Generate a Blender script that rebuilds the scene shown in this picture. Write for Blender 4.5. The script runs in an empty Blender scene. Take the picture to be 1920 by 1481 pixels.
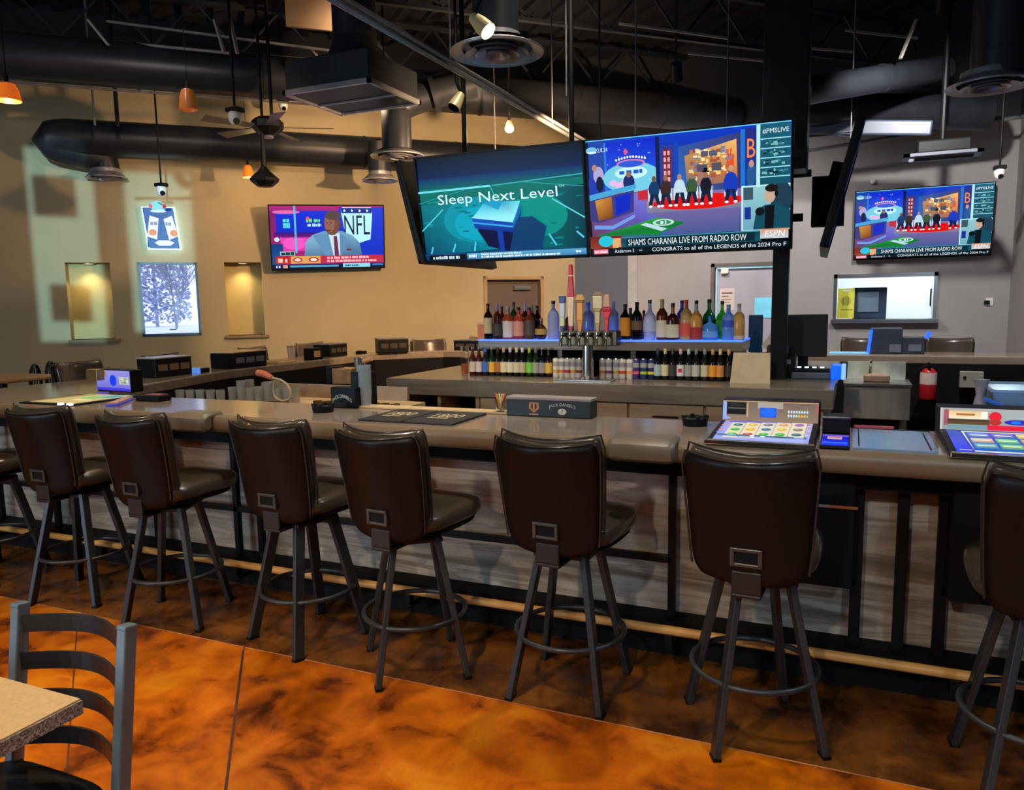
import bpy, bmesh, math, random
from mathutils import Vector, Matrix
R_ = random.Random(7)
S = bpy.context.scene
COL = S.collection
# ------------------------------------------------------------------ camera
CAMX = Vector((0.91624708, 0.40028119, -0.01631735))     # image right
CAMD = Vector((0.0363768, -0.12369129, -0.99165377))     # image down
CAMF = Vector((-0.39895867, 0.90800629, -0.12789273))    # view direction
F, PX, PY, EYE = 1450.0, 960.0, 757.0, Vector((0, 0, 1.65))
cd = bpy.data.cameras.new('camera'); cam = bpy.data.objects.new('camera', cd); COL.objects.link(cam)
m = Matrix.Identity(4)
for i in range(3):
    m[i][0] = CAMX[i]; m[i][1] = -CAMD[i]; m[i][2] = -CAMF[i]; m[i][3] = EYE[i]
cam.matrix_world = m
cd.sensor_fit = 'HORIZONTAL'; cd.sensor_width = 36; cd.lens = 36 * F / 1920; cd.shift_y = 16.5 / 1920
cd.clip_start = .05; cd.clip_end = 200
S.camera = cam
# ------------------------------------------------------------------ view + world
S.view_settings.view_transform = 'Standard'; S.view_settings.look = 'None'
S.view_settings.exposure = 0.0; S.view_settings.gamma = 1.0; S.view_settings.use_curve_mapping = False
w = bpy.data.worlds.new('sky'); S.world = w; w.use_nodes = True
w.node_tree.nodes['Background'].inputs[0].default_value = (.62, .74, 1, 1)
w.node_tree.nodes['Background'].inputs[1].default_value = 1.7

def hx(r, g, b):
    f = lambda c: (c / 255 / 12.92) if c / 255 <= .04045 else ((c / 255 + .055) / 1.055) ** 2.4
    return (f(r), f(g), f(b))

def lamp(kind, name, loc, power, col, size=.1, aim=None, cone=120, blend=.6):
    l = bpy.data.lights.new(name, kind); l.energy = power; l.color = col
    o = bpy.data.objects.new(name, l); COL.objects.link(o); o.location = loc
    if kind == 'SPOT': l.spot_size = math.radians(cone); l.spot_blend = blend; l.shadow_soft_size = size
    if kind == 'POINT': l.shadow_soft_size = size
    if kind == 'AREA': l.size = size
    if kind == 'SUN': l.angle = math.radians(size)
    if aim is not None: o.rotation_euler = (Vector(aim) - Vector(loc)).to_track_quat('-Z', 'Y').to_euler()
    return o
WARM = (1, .72, .42); WHITE = (1, .86, .68); COOL = (.62, .85, 1); NEUT = (1, .95, .92); SOFT = (1, .88, .76)
# daylight through the front window behind the viewer, falling on the diagonal wall
lamp('SUN', 'daylight', (6, -8, 5), 2.9, (.42, .84, 1), .35, (6 - .7, -8 + .713, 5 - .035))
o_ = lamp('AREA', 'window_daylight', (-6.6, -4.3, 2.1), 170, (.55, .80, 1), 3.4, (-3.0, 2.5, .9)); o_.data.shape = 'RECTANGLE'; o_.data.size_y = 2.2
# (x, y, z, power, colour, cone, aim) of every added fill lamp; its can is built further down
FILL_CANS = [
    (-4.6, .8, 4.6, 170, WARM, 80, (-4.7, 1.5, 0)),
    (-1.6, .0, 4.6, 330, WARM, 75, (-1.6, 1.1, 0)),
    (1.2, .2, 4.6, 60, WARM, 80, (1.2, 1.0, 0)),
    (-3.6, -2.6, 3.7, 330, SOFT, 44, (-3.5, 3.2, .2)),
    (-.9, -2.6, 3.7, 330, SOFT, 44, (-1.0, 3.2, .2)),
    (1.8, -2.2, 3.7, 240, COOL, 40, (.8, 3.3, .3)),
    (-3.4, 3.9, 4.7, 210, WHITE, 100, (-3.4, 3.9, 0)),
    (-1.2, 3.9, 4.7, 210, WHITE, 100, (-1.2, 3.9, 0)),
    (-1.8, 4.7, 4.7, 260, WHITE, 90, (-2.0, 5.9, 1)),
    (-4.6, 4.0, 3.9, 85, SOFT, 90, (-8.4, 6.9, 2.0)),
    (-5.6, 5.2, 4.7, 210, WARM, 110, (-5.7, 5.4, 0)),
    (-4.0, 8.2, 4.5, 250, WARM, 110, (-4.3, 8.4, 0)),
    (.6, 7.6, 4.0, 470, NEUT, 120, (.6, 10.4, 1.0)),
    (-1.8, 8.6, 4.0, 330, NEUT, 120, (-2.0, 11.0, 1)),
    (2.2, 4.2, 4.6, 200, COOL, 100, (.9, 3.6, .6)),
]
# hidden warm lamps added to brighten the diagonal wall (x, y, z, power, aim)
WASH = [(-2.15, 6.7, 3.0, 900, (-5.6, 9.6, 3.1)), (-4.45, 7.0, 3.72, 110, (-6.3, 9.0, 2.3)), (-4.9, 7.3, 4.75, 70, (-6.4, 8.9, 4.2))]

# ------------------------------------------------------------------ pixel -> world helpers
def ray(x, y): return CAMX * (x - PX) + CAMD * (y - PY) + CAMF * F
def at(x, y, z=0.0):
    d = ray(x, y); return EYE + d * ((z - EYE.z) / d.z)
def aty(x, y, Y):
    d = ray(x, y); return EYE + d * (Y / d.y)
def atd(x, y, dep): return EYE + ray(x, y) * (dep / F)
W0 = Vector((-3.93, 11.35, 0)); WD = Vector((.713, .701, 0)).normalized(); WN = Vector((WD.y, -WD.x, 0))   # diagonal wall: origin, direction, room-side normal
def atw(x, y, off=0.0):
    d = ray(x, y); p0 = W0 + WN * off; return EYE + d * ((p0 - EYE).dot(WN) / d.dot(WN))
WROT = math.atan2(WD.y, WD.x)

# ------------------------------------------------------------------ materials
MATS = {}
def mat(name, col, rough=.5, metal=0, var=.12, scale=8, emis=None, es=1, trans=0, alpha=1, bump=0, coat=0, ior=1.45, stretch=(1, 1, 1), rvar=.1):
    if name in MATS: return MATS[name]
    m = bpy.data.materials.new(name); m.use_nodes = True; nt = m.node_tree; b = nt.nodes['Principled BSDF']
    tc = nt.nodes.new('ShaderNodeTexCoord'); mp = nt.nodes.new('ShaderNodeMapping'); nz = nt.nodes.new('ShaderNodeTexNoise')
    mp.inputs['Scale'].default_value = stretch; nz.inputs['Scale'].default_value = scale; nz.inputs['Detail'].default_value = 4
    nt.links.new(tc.outputs['Object'], mp.inputs[0]); nt.links.new(mp.outputs[0], nz.inputs['Vector'])
    rp = nt.nodes.new('ShaderNodeValToRGB'); c = rp.color_ramp
    c.elements[0].position = .3; c.elements[1].position = .7
    c.elements[0].color = tuple(v * (1 - var) for v in col) + (1,); c.elements[1].color = tuple(min(1, v * (1 + var)) for v in col) + (1,)
    nt.links.new(nz.outputs[0], rp.inputs[0]); nt.links.new(rp.outputs[0], b.inputs['Base Color'])
    mr = nt.nodes.new('ShaderNodeMapRange'); mr.inputs[3].default_value = max(0.02, rough - rvar * rough); mr.inputs[4].default_value = min(1, rough + rvar * rough)
    nt.links.new(nz.outputs[0], mr.inputs[0]); nt.links.new(mr.outputs[0], b.inputs['Roughness'])
    b.inputs['Metallic'].default_value = metal; b.inputs['Transmission Weight'].default_value = trans; b.inputs['Alpha'].default_value = alpha
    b.inputs['IOR'].default_value = ior; b.inputs['Coat Weight'].default_value = coat
    if emis: b.inputs['Emission Color'].default_value = emis + (1,); b.inputs['Emission Strength'].default_value = es
    if bump:
        bp = nt.nodes.new('ShaderNodeBump'); bp.inputs['Strength'].default_value = bump; bp.inputs['Distance'].default_value = .01
        nt.links.new(nz.outputs[0], bp.inputs['Height']); nt.links.new(bp.outputs[0], b.inputs['Normal'])
    MATS[name] = m; return m
def ramp(nt, stops, src):
    r = nt.nodes.new('ShaderNodeValToRGB'); e = r.color_ramp.elements
    while len(e) < len(stops): e.new(.5)
    for k, (p, c) in enumerate(stops): e[k].position = p; e[k].color = tuple(c) + (1,)
    nt.links.new(src, r.inputs[0]); return r
def floor_mat(name, stops, sc, rough):
    m = bpy.data.materials.new(name); m.use_nodes = True; nt = m.node_tree; b = nt.nodes['Principled BSDF']
    tc = nt.nodes.new('ShaderNodeTexCoord'); L = nt.links.new
    n1 = nt.nodes.new('ShaderNodeTexNoise'); n1.inputs['Scale'].default_value = sc; n1.inputs['Detail'].default_value = 8; n1.inputs['Roughness'].default_value = .62; n1.inputs['Distortion'].default_value = .45
    n2 = nt.nodes.new('ShaderNodeTexNoise'); n2.inputs['Scale'].default_value = sc * .35; n2.inputs['Detail'].default_value = 3; n2.inputs['Distortion'].default_value = .5
    L(tc.outputs['Object'], n1.inputs['Vector']); L(tc.outputs['Object'], n2.inputs['Vector'])
    ad = nt.nodes.new('ShaderNodeMath'); ad.operation = 'MULTIPLY_ADD'; ad.inputs[1].default_value = .55
    mu = nt.nodes.new('ShaderNodeMath'); mu.operation = 'MULTIPLY'; mu.inputs[1].default_value = .45
    L(n2.outputs[0], mu.inputs[0]); L(n1.outputs[0], ad.inputs[0]); L(mu.outputs[0], ad.inputs[2])
    r = ramp(nt, stops, ad.outputs[0]); L(r.outputs[0], b.inputs['Base Color'])
    mr = nt.nodes.new('ShaderNodeMapRange'); mr.inputs[1].default_value = .3; mr.inputs[2].default_value = .7; mr.inputs[3].default_value = rough - .08; mr.inputs[4].default_value = rough + .12
    L(n1.outputs[0], mr.inputs[0]); L(mr.outputs[0], b.inputs['Roughness']); b.inputs['Specular IOR Level'].default_value = .35
    bp = nt.nodes.new('ShaderNodeBump'); bp.inputs['Strength'].default_value = .08; bp.inputs['Distance'].default_value = .01
    L(n1.outputs[0], bp.inputs['Height']); L(bp.outputs[0], b.inputs['Normal'])
    return m
def grain_mat(name, stops, rough, axis='X', sc=1.0):
    m = bpy.data.materials.new(name); m.use_nodes = True; nt = m.node_tree; b = nt.nodes['Principled BSDF']; L = nt.links.new
    tc = nt.nodes.new('ShaderNodeTexCoord'); mp = nt.nodes.new('ShaderNodeMapping')
    mp.inputs['Scale'].default_value = {'X': (1.2 * sc, 14 * sc, 14 * sc), 'Y': (14 * sc, 1.2 * sc, 14 * sc), 'Z': (14 * sc, 14 * sc, 1.2 * sc)}[axis]
    L(tc.outputs['Object'], mp.inputs[0])
    n1 = nt.nodes.new('ShaderNodeTexNoise'); n1.inputs['Scale'].default_value = 1.0; n1.inputs['Detail'].default_value = 6; n1.inputs['Roughness'].default_value = .6; n1.inputs['Distortion'].default_value = .8
    L(mp.outputs[0], n1.inputs['Vector']); r = ramp(nt, stops, n1.outputs[0]); L(r.outputs[0], b.inputs['Base Color'])
    b.inputs['Roughness'].default_value = rough
    return m
M = {}
M['wall'] = mat('painted_plaster', hx(158, 144, 113), .85, var=.04, scale=3, bump=.05)
M['wallgrey'] = mat('grey_painted_plaster', hx(150, 146, 146), .85, var=.04, scale=3, bump=.05)
M['wallblue'] = mat('slate_painted_plaster', hx(84, 90, 104), .85, var=.04, scale=3)
M['niche'] = mat('ochre_niche_paint', hx(176, 158, 108), .8, var=.04)
M['black'] = mat('black_satin_paint', (.005, .005, .006), .42, var=.2)
M['blackm'] = mat('black_matte_laminate', (.003, .003, .004), .7, var=.2)
M['deck'] = mat('black_ceiling_deck', (.004, .006, .014), .8, var=.3)
M['duct'] = mat('dark_grey_duct_paint', (.020, .023, .030), .38, metal=.25, var=.18, scale=5, bump=.03)
M['ductrim'] = mat('duct_diffuser_grey', (.34, .34, .37), .32, metal=.6, var=.12)
M['steel'] = mat('joist_steel', (.16, .16, .17), .4, metal=.5, var=.2)
M['joist'] = mat('black_joist_paint', (.010, .013, .022), .45, var=.2)
M['leather'] = mat('brown_black_leather', (.052, .038, .026), .30, var=.15, scale=60, bump=.05, coat=.5)  # brown lifted to bring out the tan sheen of the top edges
M['leatherback'] = mat('espresso_leather', (.0075, .0048, .0045), .36, var=.2, scale=50, bump=.03)  # same brown leather, darkened for the unlit backs
M['leatherback'].node_tree.nodes['Principled BSDF'].inputs['Specular IOR Level'].default_value = .22
M['piping'] = mat('brown_leather_piping', (.03, .022, .016), .25, var=.15, scale=60)
M['stoolmetal'] = mat('gunmetal_powder_coat', (.05, .053, .060), .4, metal=.55, var=.15)
M['bracket'] = mat('bronze_bracket', (.020, .014, .012), .45, metal=.1, var=.15)
M['handle'] = mat('pewter_handle', (.085, .075, .065), .35, metal=.6, var=.15)
M['top'] = grain_mat('taupe_bar_laminate', [(.25, hx(118, 104, 90)), (.5, hx(134, 120, 106)), (.75, hx(148, 136, 122))], .13)
M['islandtop'] = grain_mat('taupe_island_laminate', [(.25, hx(92, 80, 70)), (.5, hx(110, 98, 86)), (.75, hx(126, 114, 102))], .2)
M['panel'] = grain_mat('grey_barnwood_panel', [(.30, hx(84, 72, 62)), (.42, hx(132, 118, 104)), (.50, hx(176, 164, 150)), (.58, hx(140, 126, 112)), (.68, hx(196, 186, 172)), (.78, hx(108, 94, 82))], .5, sc=.62)
M['drawer'] = grain_mat('tan_wood_drawer', [(.25, hx(140, 110, 76)), (.5, hx(178, 146, 108)), (.75, hx(200, 170, 130))], .45)
M['rail'] = mat('tan_foot_rail', hx(208, 154, 84), .4, metal=.0, var=.1)
M['chrome'] = mat('chrome', (.7, .7, .7), .15, metal=1, var=.05)
M['stainless'] = mat('brushed_stainless', (.58, .57, .54), .22, metal=1, var=.1, stretch=(1, 1, 20))
M['white'] = mat('white_plastic', (.75, .75, .73), .4, var=.03)
M['paper'] = mat('cream_paper', hx(214, 190, 150), .7, var=.04)
M['red'] = mat('red_enamel', (.36, .008, .014), .3, var=.08)
M['screenoff'] = mat('black_screen_glass', (.006, .008, .011), .12, var=.1)
M['bluelight'] = mat('blue_light', (.02, .1, .9), .4, emis=(.01, .07, 1), es=2.2)
M['amber'] = mat('amber_glass_shade', (.42, .13, .03), .3, emis=(1, .30, .04), es=.05)
M['amberlit'] = mat('lit_amber_glass_shade', (.8, .25, .03), .3, emis=(1, .16, .01), es=.5)
M['bulb'] = mat('lit_bulb', (1, .9, .7), .3, emis=(1, .80, .5), es=4)
M['glass'] = mat('clear_glass', (.95, .97, .97), .04, trans=1, var=.01, ior=1.3)
M['pane'] = mat('window_glass', (1, 1, 1), .0, trans=1, var=0, ior=1.02, alpha=.25)
M['tablestone'] = mat('tan_table_laminate', hx(218, 184, 134), .4, var=.1, scale=90)
def speck():
    m = bpy.data.materials.new('speckled_grey_laminate_edge'); m.use_nodes = True; nt = m.node_tree; b = nt.nodes['Principled BSDF']
    tc = nt.nodes.new('ShaderNodeTexCoord'); v = nt.nodes.new('ShaderNodeTexVoronoi'); v.inputs['Scale'].default_value = 260
    nt.links.new(tc.outputs['Object'], v.inputs['Vector'])
    sp = nt.nodes.new('ShaderNodeSeparateColor'); nt.links.new(v.outputs['Color'], sp.inputs[0])
    r = ramp(nt, [(0, hx(70, 66, 66)), (.35, hx(128, 120, 116)), (.7, hx(168, 158, 150)), (1, hx(205, 196, 190))], sp.outputs[0])
    nt.links.new(r.outputs[0], b.inputs['Base Color']); b.inputs['Roughness'].default_value = .5
    return m
M['speck'] = speck()
M['chairmetal'] = mat('slate_blue_chair_metal', (.15, .21, .26), .38, metal=.4, var=.12)
M['chairslat'] = mat('black_chair_slat', (.022, .024, .028), .38, metal=.4, var=.12)
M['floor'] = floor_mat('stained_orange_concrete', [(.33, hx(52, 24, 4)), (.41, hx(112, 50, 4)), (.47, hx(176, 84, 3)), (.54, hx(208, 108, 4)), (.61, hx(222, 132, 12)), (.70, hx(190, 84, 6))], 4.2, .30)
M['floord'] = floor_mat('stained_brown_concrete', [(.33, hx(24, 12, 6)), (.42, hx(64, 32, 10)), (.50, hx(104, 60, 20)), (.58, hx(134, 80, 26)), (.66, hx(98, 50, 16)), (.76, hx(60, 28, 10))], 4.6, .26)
M['score'] = mat('score_line', hx(196, 130, 80), .6, var=.15)
M['scoredark'] = mat('dark_score_line', hx(90, 50, 26), .6, var=.15)

for k_ in ('black', 'blackm'): M[k_].node_tree.nodes['Principled BSDF'].inputs['Specular IOR Level'].default_value = .22
def attr_mat(name, emit):
    m = bpy.data.materials.new(name); m.use_nodes = True; nt = m.node_tree; b = nt.nodes['Principled BSDF']
    a = nt.nodes.new('ShaderNodeAttribute'); a.attribute_name = 'Col'
    if emit:
        b.inputs['Base Color'].default_value = (.004, .004, .004, 1); b.inputs['Roughness'].default_value = .3; b.inputs['Specular IOR Level'].default_value = .12
        nt.links.new(a.outputs['Color'], b.inputs['Emission Color']); b.inputs['Emission Strength'].default_value = emit
    else:
        nt.links.new(a.outputs['Color'], b.inputs['Base Color']); b.inputs['Roughness'].default_value = .5
    return m
M['pic'] = attr_mat('lit_picture', 1.0); M['picmatte'] = attr_mat('printed_picture', 0); M['neon'] = attr_mat('backlit_sign_face', .85)

# ------------------------------------------------------------------ object helpers
def obj(name, bm, m, parent=None, smooth=False, bevel=0, sub=0, seg=2):
    me = bpy.data.meshes.new(name)
    bmesh.ops.recalc_face_normals(bm, faces=bm.faces)
    if smooth:
        for f in bm.faces: f.smooth = True
    bm.to_mesh(me); bm.free()
    for x in (m if isinstance(m, (list, tuple)) else [m]): me.materials.append(x)
    o = bpy.data.objects.new(name, me); COL.objects.link(o)
    if parent: o.parent = parent
    if bevel:
        b = o.modifiers.new('bevel', 'BEVEL'); b.width = bevel; b.segments = seg; b.limit_method = 'ANGLE'; b.angle_limit = math.radians(40)
    if sub:
        s = o.modifiers.new('sub', 'SUBSURF'); s.levels = sub; s.render_levels = sub
    if smooth and not sub:
        try: me.set_sharp_from_angle(angle=math.radians(38))
        except Exception: pass
    return o
def tag(o, label=None, cat=None, group=None, kind=None):
    if label: o['label'] = label
    if cat: o['category'] = cat
    if group: o['group'] = group
    if kind: o['kind'] = kind
    return o
def thing(name, label, cat, loc=(0, 0, 0), rot=0, group=None):
    o = bpy.data.objects.new(name, None); COL.objects.link(o); o.empty_display_size = .1
    o.location = loc; o.rotation_euler = (0, 0, rot); return tag(o, label, cat, group)
def copy_tree(o, parent=None):
    c = o.copy(); COL.objects.link(c)
    if parent: c.parent = parent
    for ch in list(o.children): copy_tree(ch, c)
    return c
def struct(name, bm, m, parent=None, **k):
    o = obj(name, bm, m, parent, **k); o['kind'] = 'structure'; return o
def NB(): return bmesh.new()
def box(bm, x0, x1, y0, y1, z0, z1, mi=0):
    v = [bm.verts.new(p) for p in ((x0, y0, z0), (x1, y0, z0), (x1, y1, z0), (x0, y1, z0), (x0, y0, z1), (x1, y0, z1), (x1, y1, z1), (x0, y1, z1))]
    for q in ((0, 3, 2, 1), (4, 5, 6, 7), (0, 1, 5, 4), (1, 2, 6, 5), (2, 3, 7, 6), (3, 0, 4, 7)):
        f = bm.faces.new([v[i] for i in q]); f.material_index = mi
    return v
def B(x0, x1, y0, y1, z0, z1): bm = NB(); box(bm, x0, x1, y0, y1, z0, z1); return bm
def bar(bm, p, q, w, h, up=(0, 0, 1), w2=None, h2=None):
    p = Vector(p); q = Vector(q); d = (q - p).normalized(); u = Vector(up)
    s = d.cross(u)
    if s.length < .01: s = d.cross(Vector((0, 1, 0)))
    s.normalize(); u = s.cross(d).normalized()
    w2 = w if w2 is None else w2; h2 = h if h2 is None else h2; vs = []
    for c, a, b in ((p, w, h), (q, w2, h2)):
        for i, j in ((-1, -1), (1, -1), (1, 1), (-1, 1)): vs.append(bm.verts.new(c + s * (a / 2 * i) + u * (b / 2 * j)))
    for f in ((0, 1, 2, 3), (7, 6, 5, 4), (0, 4, 5, 1), (1, 5, 6, 2), (2, 6, 7, 3), (3, 7, 4, 0)): bm.faces.new([vs[i] for i in f])
def tube(bm, pts, r, n=12, closed=False, cap=True):
    pts = [Vector(p) for p in pts]; N = len(pts); rings = []; prev = None
    rr = r if isinstance(r, (list, tuple)) else [r] * N
    for i, p in enumerate(pts):
        a = pts[(i - 1) % N] if (i > 0 or closed) else p; b = pts[(i + 1) % N] if (i < N - 1 or closed) else p
        d = (b - a).normalized()
        if prev is None:
            u = d.cross(Vector((0, 0, 1)))
            if u.length < .05: u = d.cross(Vector((0, 1, 0)))
        else: u = prev - d * prev.dot(d)
        u.normalize(); prev = u; v = d.cross(u)
        rings.append([bm.verts.new(p + (u * math.cos(t) + v * math.sin(t)) * rr[i]) for t in [2 * math.pi * k / n for k in range(n)]])
    for i in range(N if closed else N - 1):
        A = rings[i]; C_ = rings[(i + 1) % N]
        for k in range(n): bm.faces.new((A[k], A[(k + 1) % n], C_[(k + 1) % n], C_[k]))
    if cap and not closed:
        bm.faces.new(rings[0]); bm.faces.new(rings[-1][::-1])
def lathe(bm, prof, c=(0, 0, 0), n=16, mi=0):
    c = Vector(c); rings = []
    for r, z in prof:
        if r < 1e-5: rings.append([bm.verts.new(c + Vector((0, 0, z)))])
        else: rings.append([bm.verts.new(c + Vector((r * math.cos(2 * math.pi * k / n), r * math.sin(2 * math.pi * k / n), z))) for k in range(n)])
    for A, D in zip(rings, rings[1:]):
        for k in range(n):
            if len(A) == 1 and len(D) == 1: continue
            if len(A) == 1: f = bm.faces.new((A[0], D[k], D[(k + 1) % n]))
            elif len(D) == 1: f = bm.faces.new((A[k], A[(k + 1) % n], D[0]))
            else: f = bm.faces.new((A[k], A[(k + 1) % n], D[(k + 1) % n], D[k]))
            f.material_index = mi
def prism(bm, pts, z0, z1, mi=0):
    a = [bm.verts.new((p[0], p[1], z0)) for p in pts]; b = [bm.verts.new((p[0], p[1], z1)) for p in pts]; n = len(pts)
    for i in range(n): f = bm.faces.new((a[i], a[(i + 1) % n], b[(i + 1) % n], b[i])); f.material_index = mi
    f = bm.faces.new(a[::-1]); f.material_index = mi; f = bm.faces.new(b); f.material_index = mi
def disc_arc(c, r, a0, a1, n, z): return [(c[0] + r * math.cos(a0 + (a1 - a0) * k / n), c[1] + r * math.sin(a0 + (a1 - a0) * k / n), z) for k in range(n + 1)]

# ------------------------------------------------------------------ flat pictures (screens, labels, signs): local x right, z up, facing -y
TXT = {}
def glyphs(s):
    if s in TXT: return TXT[s]
    c = bpy.data.curves.new('t', 'FONT'); c.body = s; c.size = 1; c.resolution_u = 2
    o = bpy.data.objects.new('t', c); COL.objects.link(o)
    me = bpy.data.meshes.new_from_object(o.evaluated_get(bpy.context.evaluated_depsgraph_get()))
    vs = [(v.co.x, v.co.y) for v in me.vertices]; fs = [tuple(p.vertices) for p in me.polygons]
    bpy.data.objects.remove(o); bpy.data.curves.remove(c); bpy.data.meshes.remove(me)
    x0 = min(v[0] for v in vs); x1 = max(v[0] for v in vs); y0 = min(v[1] for v in vs); y1 = max(v[1] for v in vs)
    TXT[s] = ([((x - x0) / (x1 - x0), (y - y0) / (y1 - y0)) for x, y in vs], fs); return TXT[s]
class Pic:
    """canvas with u,v in 0..1 (v down); step = distance between layers"""
    def __init__(s, w, h, step=.0006): s.w = w; s.h = h; s.step = step; s.V = []; s.Fc = []; s.C = []; s.k = 0; s.seed = random.Random(3)
    def add(s, uv, faces, cols):
        b = len(s.V); y = -s.k * s.step
        for (u, v) in uv: s.V.append((u * s.w, y, (1 - v) * s.h))
        for f in faces: s.Fc.append([b + i for i in f]); s.C.append([cols[i] if isinstance(cols, list) else cols for i in f])
    def nl(s): s.k += 1; return s
    def poly(s, uv, col, new=True):
        if new: s.k += 1
        s.add(uv, [tuple(range(len(uv)))], [hx(*c) for c in col] if isinstance(col, list) else hx(*col)); return s
    def rect(s, u0, v0, u1, v1, col, col2=None, new=True):
        if col2 is not None: return s.poly([(u0, v0), (u1, v0), (u1, v1), (u0, v1)], [col, col, col2, col2], new)
        return s.poly([(u0, v0), (u1, v0), (u1, v1), (u0, v1)], col, new)
    def ell(s, u, v, a, b, col, n=20, rot=0, new=True):
        q = s.w / s.h; pts = []
        for k in range(n):
            t = 2 * math.pi * k / n; x = a * math.cos(t); y = b * math.sin(t)
            pts.append((u + x * math.cos(rot) - y / q * math.sin(rot), v + x * q * math.sin(rot) + y * math.cos(rot)))
        return s.poly(pts, col, new)
    def line(s, p, q, t, col, new=True):
        dx = (q[0] - p[0]) * s.w; dy = (q[1] - p[1]) * s.h; l = math.hypot(dx, dy) or 1; nx = -dy / l * t / 2 / s.w; ny = dx / l * t / 2 / s.h
        return s.poly([(p[0] + nx, p[1] + ny), (q[0] + nx, q[1] + ny), (q[0] - nx, q[1] - ny), (p[0] - nx, p[1] - ny)], col, new)
    def text(s, t, u0, v0, u1, v1, col, slant=0, arc=0):
        s.k += 1; vs, fs = glyphs(t); o = []
        for x, y in vs: o.append((u0 + (u1 - u0) * (x + slant * y), v1 - (v1 - v0) * y + arc * (4 * (x - .5) ** 2)))
        s.add(o, fs, hx(*col)); return s
    def bars(s, u0, v0, u1, v1, col):
        """blurred, unreadable word shapes"""
        s.k += 1; u = u0; asp = (v1 - v0) * s.h / s.w
        while u < u1 - 1e-4:
            e = min(u1, u + asp * s.seed.uniform(.5, 1.6)); j = (v1 - v0) * s.seed.uniform(.0, .2); s.rect(u, v0 + j, e, v1, col, new=False); u = e + asp * s.seed.choice((.18, .18, .5))
        return s
    def specks(s, u0, v0, u1, v1, n, cols, a=.02, b=.02):
        s.k += 1
        for _ in range(n):
            u = s.seed.uniform(u0, u1 - a); v = s.seed.uniform(v0, v1 - b); s.k += .02
            s.rect(u, v, u + a * s.seed.uniform(.5, 1), v + b * s.seed.uniform(.5, 1), s.seed.choice(cols), new=False)
        return s
    def build(s, name, m, parent=None, loc=(0, 0, 0), rot=(0, 0, 0)):
        me = bpy.data.meshes.new(name); me.from_pydata(s.V, [], s.Fc); me.materials.append(m)
        ca = me.color_attributes.new('Col', 'FLOAT_COLOR', 'CORNER'); i = 0
        for cs in s.C:
            for c in cs: ca.data[i].color = (c[0], c[1], c[2], 1); i += 1
        o = bpy.data.objects.new(name, me); COL.objects.link(o); o.location = loc; o.rotation_euler = rot
        if parent: o.parent = parent
        return o

# ================================================================== THE SETTING
CZ = 5.2
# floor: orange slab in front, a brown stained band from y = 2.78 to the bar
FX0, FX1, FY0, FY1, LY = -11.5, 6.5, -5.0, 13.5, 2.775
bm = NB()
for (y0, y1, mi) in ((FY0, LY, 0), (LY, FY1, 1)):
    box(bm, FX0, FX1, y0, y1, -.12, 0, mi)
# score lines cut in the slab
def strip(bm, a, b, wd, mi, z=.0012):
    a = Vector(a[:2]); b = Vector(b[:2]); d = (b - a).normalized(); n = Vector((-d.y, d.x)) * wd / 2
    v = [bm.verts.new((p.x, p.y, z)) for p in (a - n, b - n, b + n, a + n)]; f = bm.faces.new(v); f.material_index = mi
strip(bm, (FX0, LY), (1.9, LY), .008, 2)
for (p, q) in (((455, 1220), (423, 1472)), ((144, 1181), (128, 1412))):
    a = at(*p); b = at(*q); d = (b - a).normalized(); strip(bm, a, a + d * 5, .006, 3)
strip(bm, at(458, 1212), at(458, 1212) - (at(423, 1472) - at(455, 1220)).normalized() * -1.2, .006, 3)
struct('floor', bm, [M['floor'], M['floord'], M['score'], M['scoredark']])

# diagonal wall on the left with niches, a window and a doorway: built from vertical slabs in wall coordinates s (along), z
WT = .30
def wallpt(s, off, z): p = W0 + WD * s - WN * off; return (p.x, p.y, z)      # off > 0 goes behind the wall face
def wslab(bm, s0, s1, z0, z1, o0=0.0, o1=WT):
    v = [bm.verts.new(wallpt(*q)) for q in ((s0, o0, z0), (s1, o0, z0), (s1, o1, z0), (s0, o1, z0), (s0, o0, z1), (s1, o0, z1), (s1, o1, z1), (s0, o1, z1))]
    for q in ((0, 3, 2, 1), (4, 5, 6, 7), (0, 1, 5, 4), (1, 2, 6, 5), (2, 3, 7, 6), (3, 0, 4, 7)): bm.faces.new([v[i] for i in q])
N1 = (-6.82, -6.33, 1.30, 2.24); WN_ = (-6.02, -5.33, 1.32, 2.245); N2 = (-5.0, -4.54, 1.30, 2.25); DR = (-1.40, -.55, 0, 2.01)
holes = [N1, WN_, N2, DR]
bm = NB(); s = -9.3
for h in holes:
    wslab(bm, s, h[0], 0, CZ)
    if h[2] > 0: wslab(bm, h[0], h[1], 0, h[2])
    wslab(bm, h[0], h[1], h[3], CZ); s = h[1]
wslab(bm, s, .15, 0, CZ)
struct('wall_left', bm, M['wall'])
M['upper'] = mat('blacked_out_upper_wall', (.010, .011, .016), .8, var=.2)
bm = NB(); wslab(bm, -9.3, .15, 4.62, CZ, -.012, 0); struct('wall_left_upper', bm, M['upper'])
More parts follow.
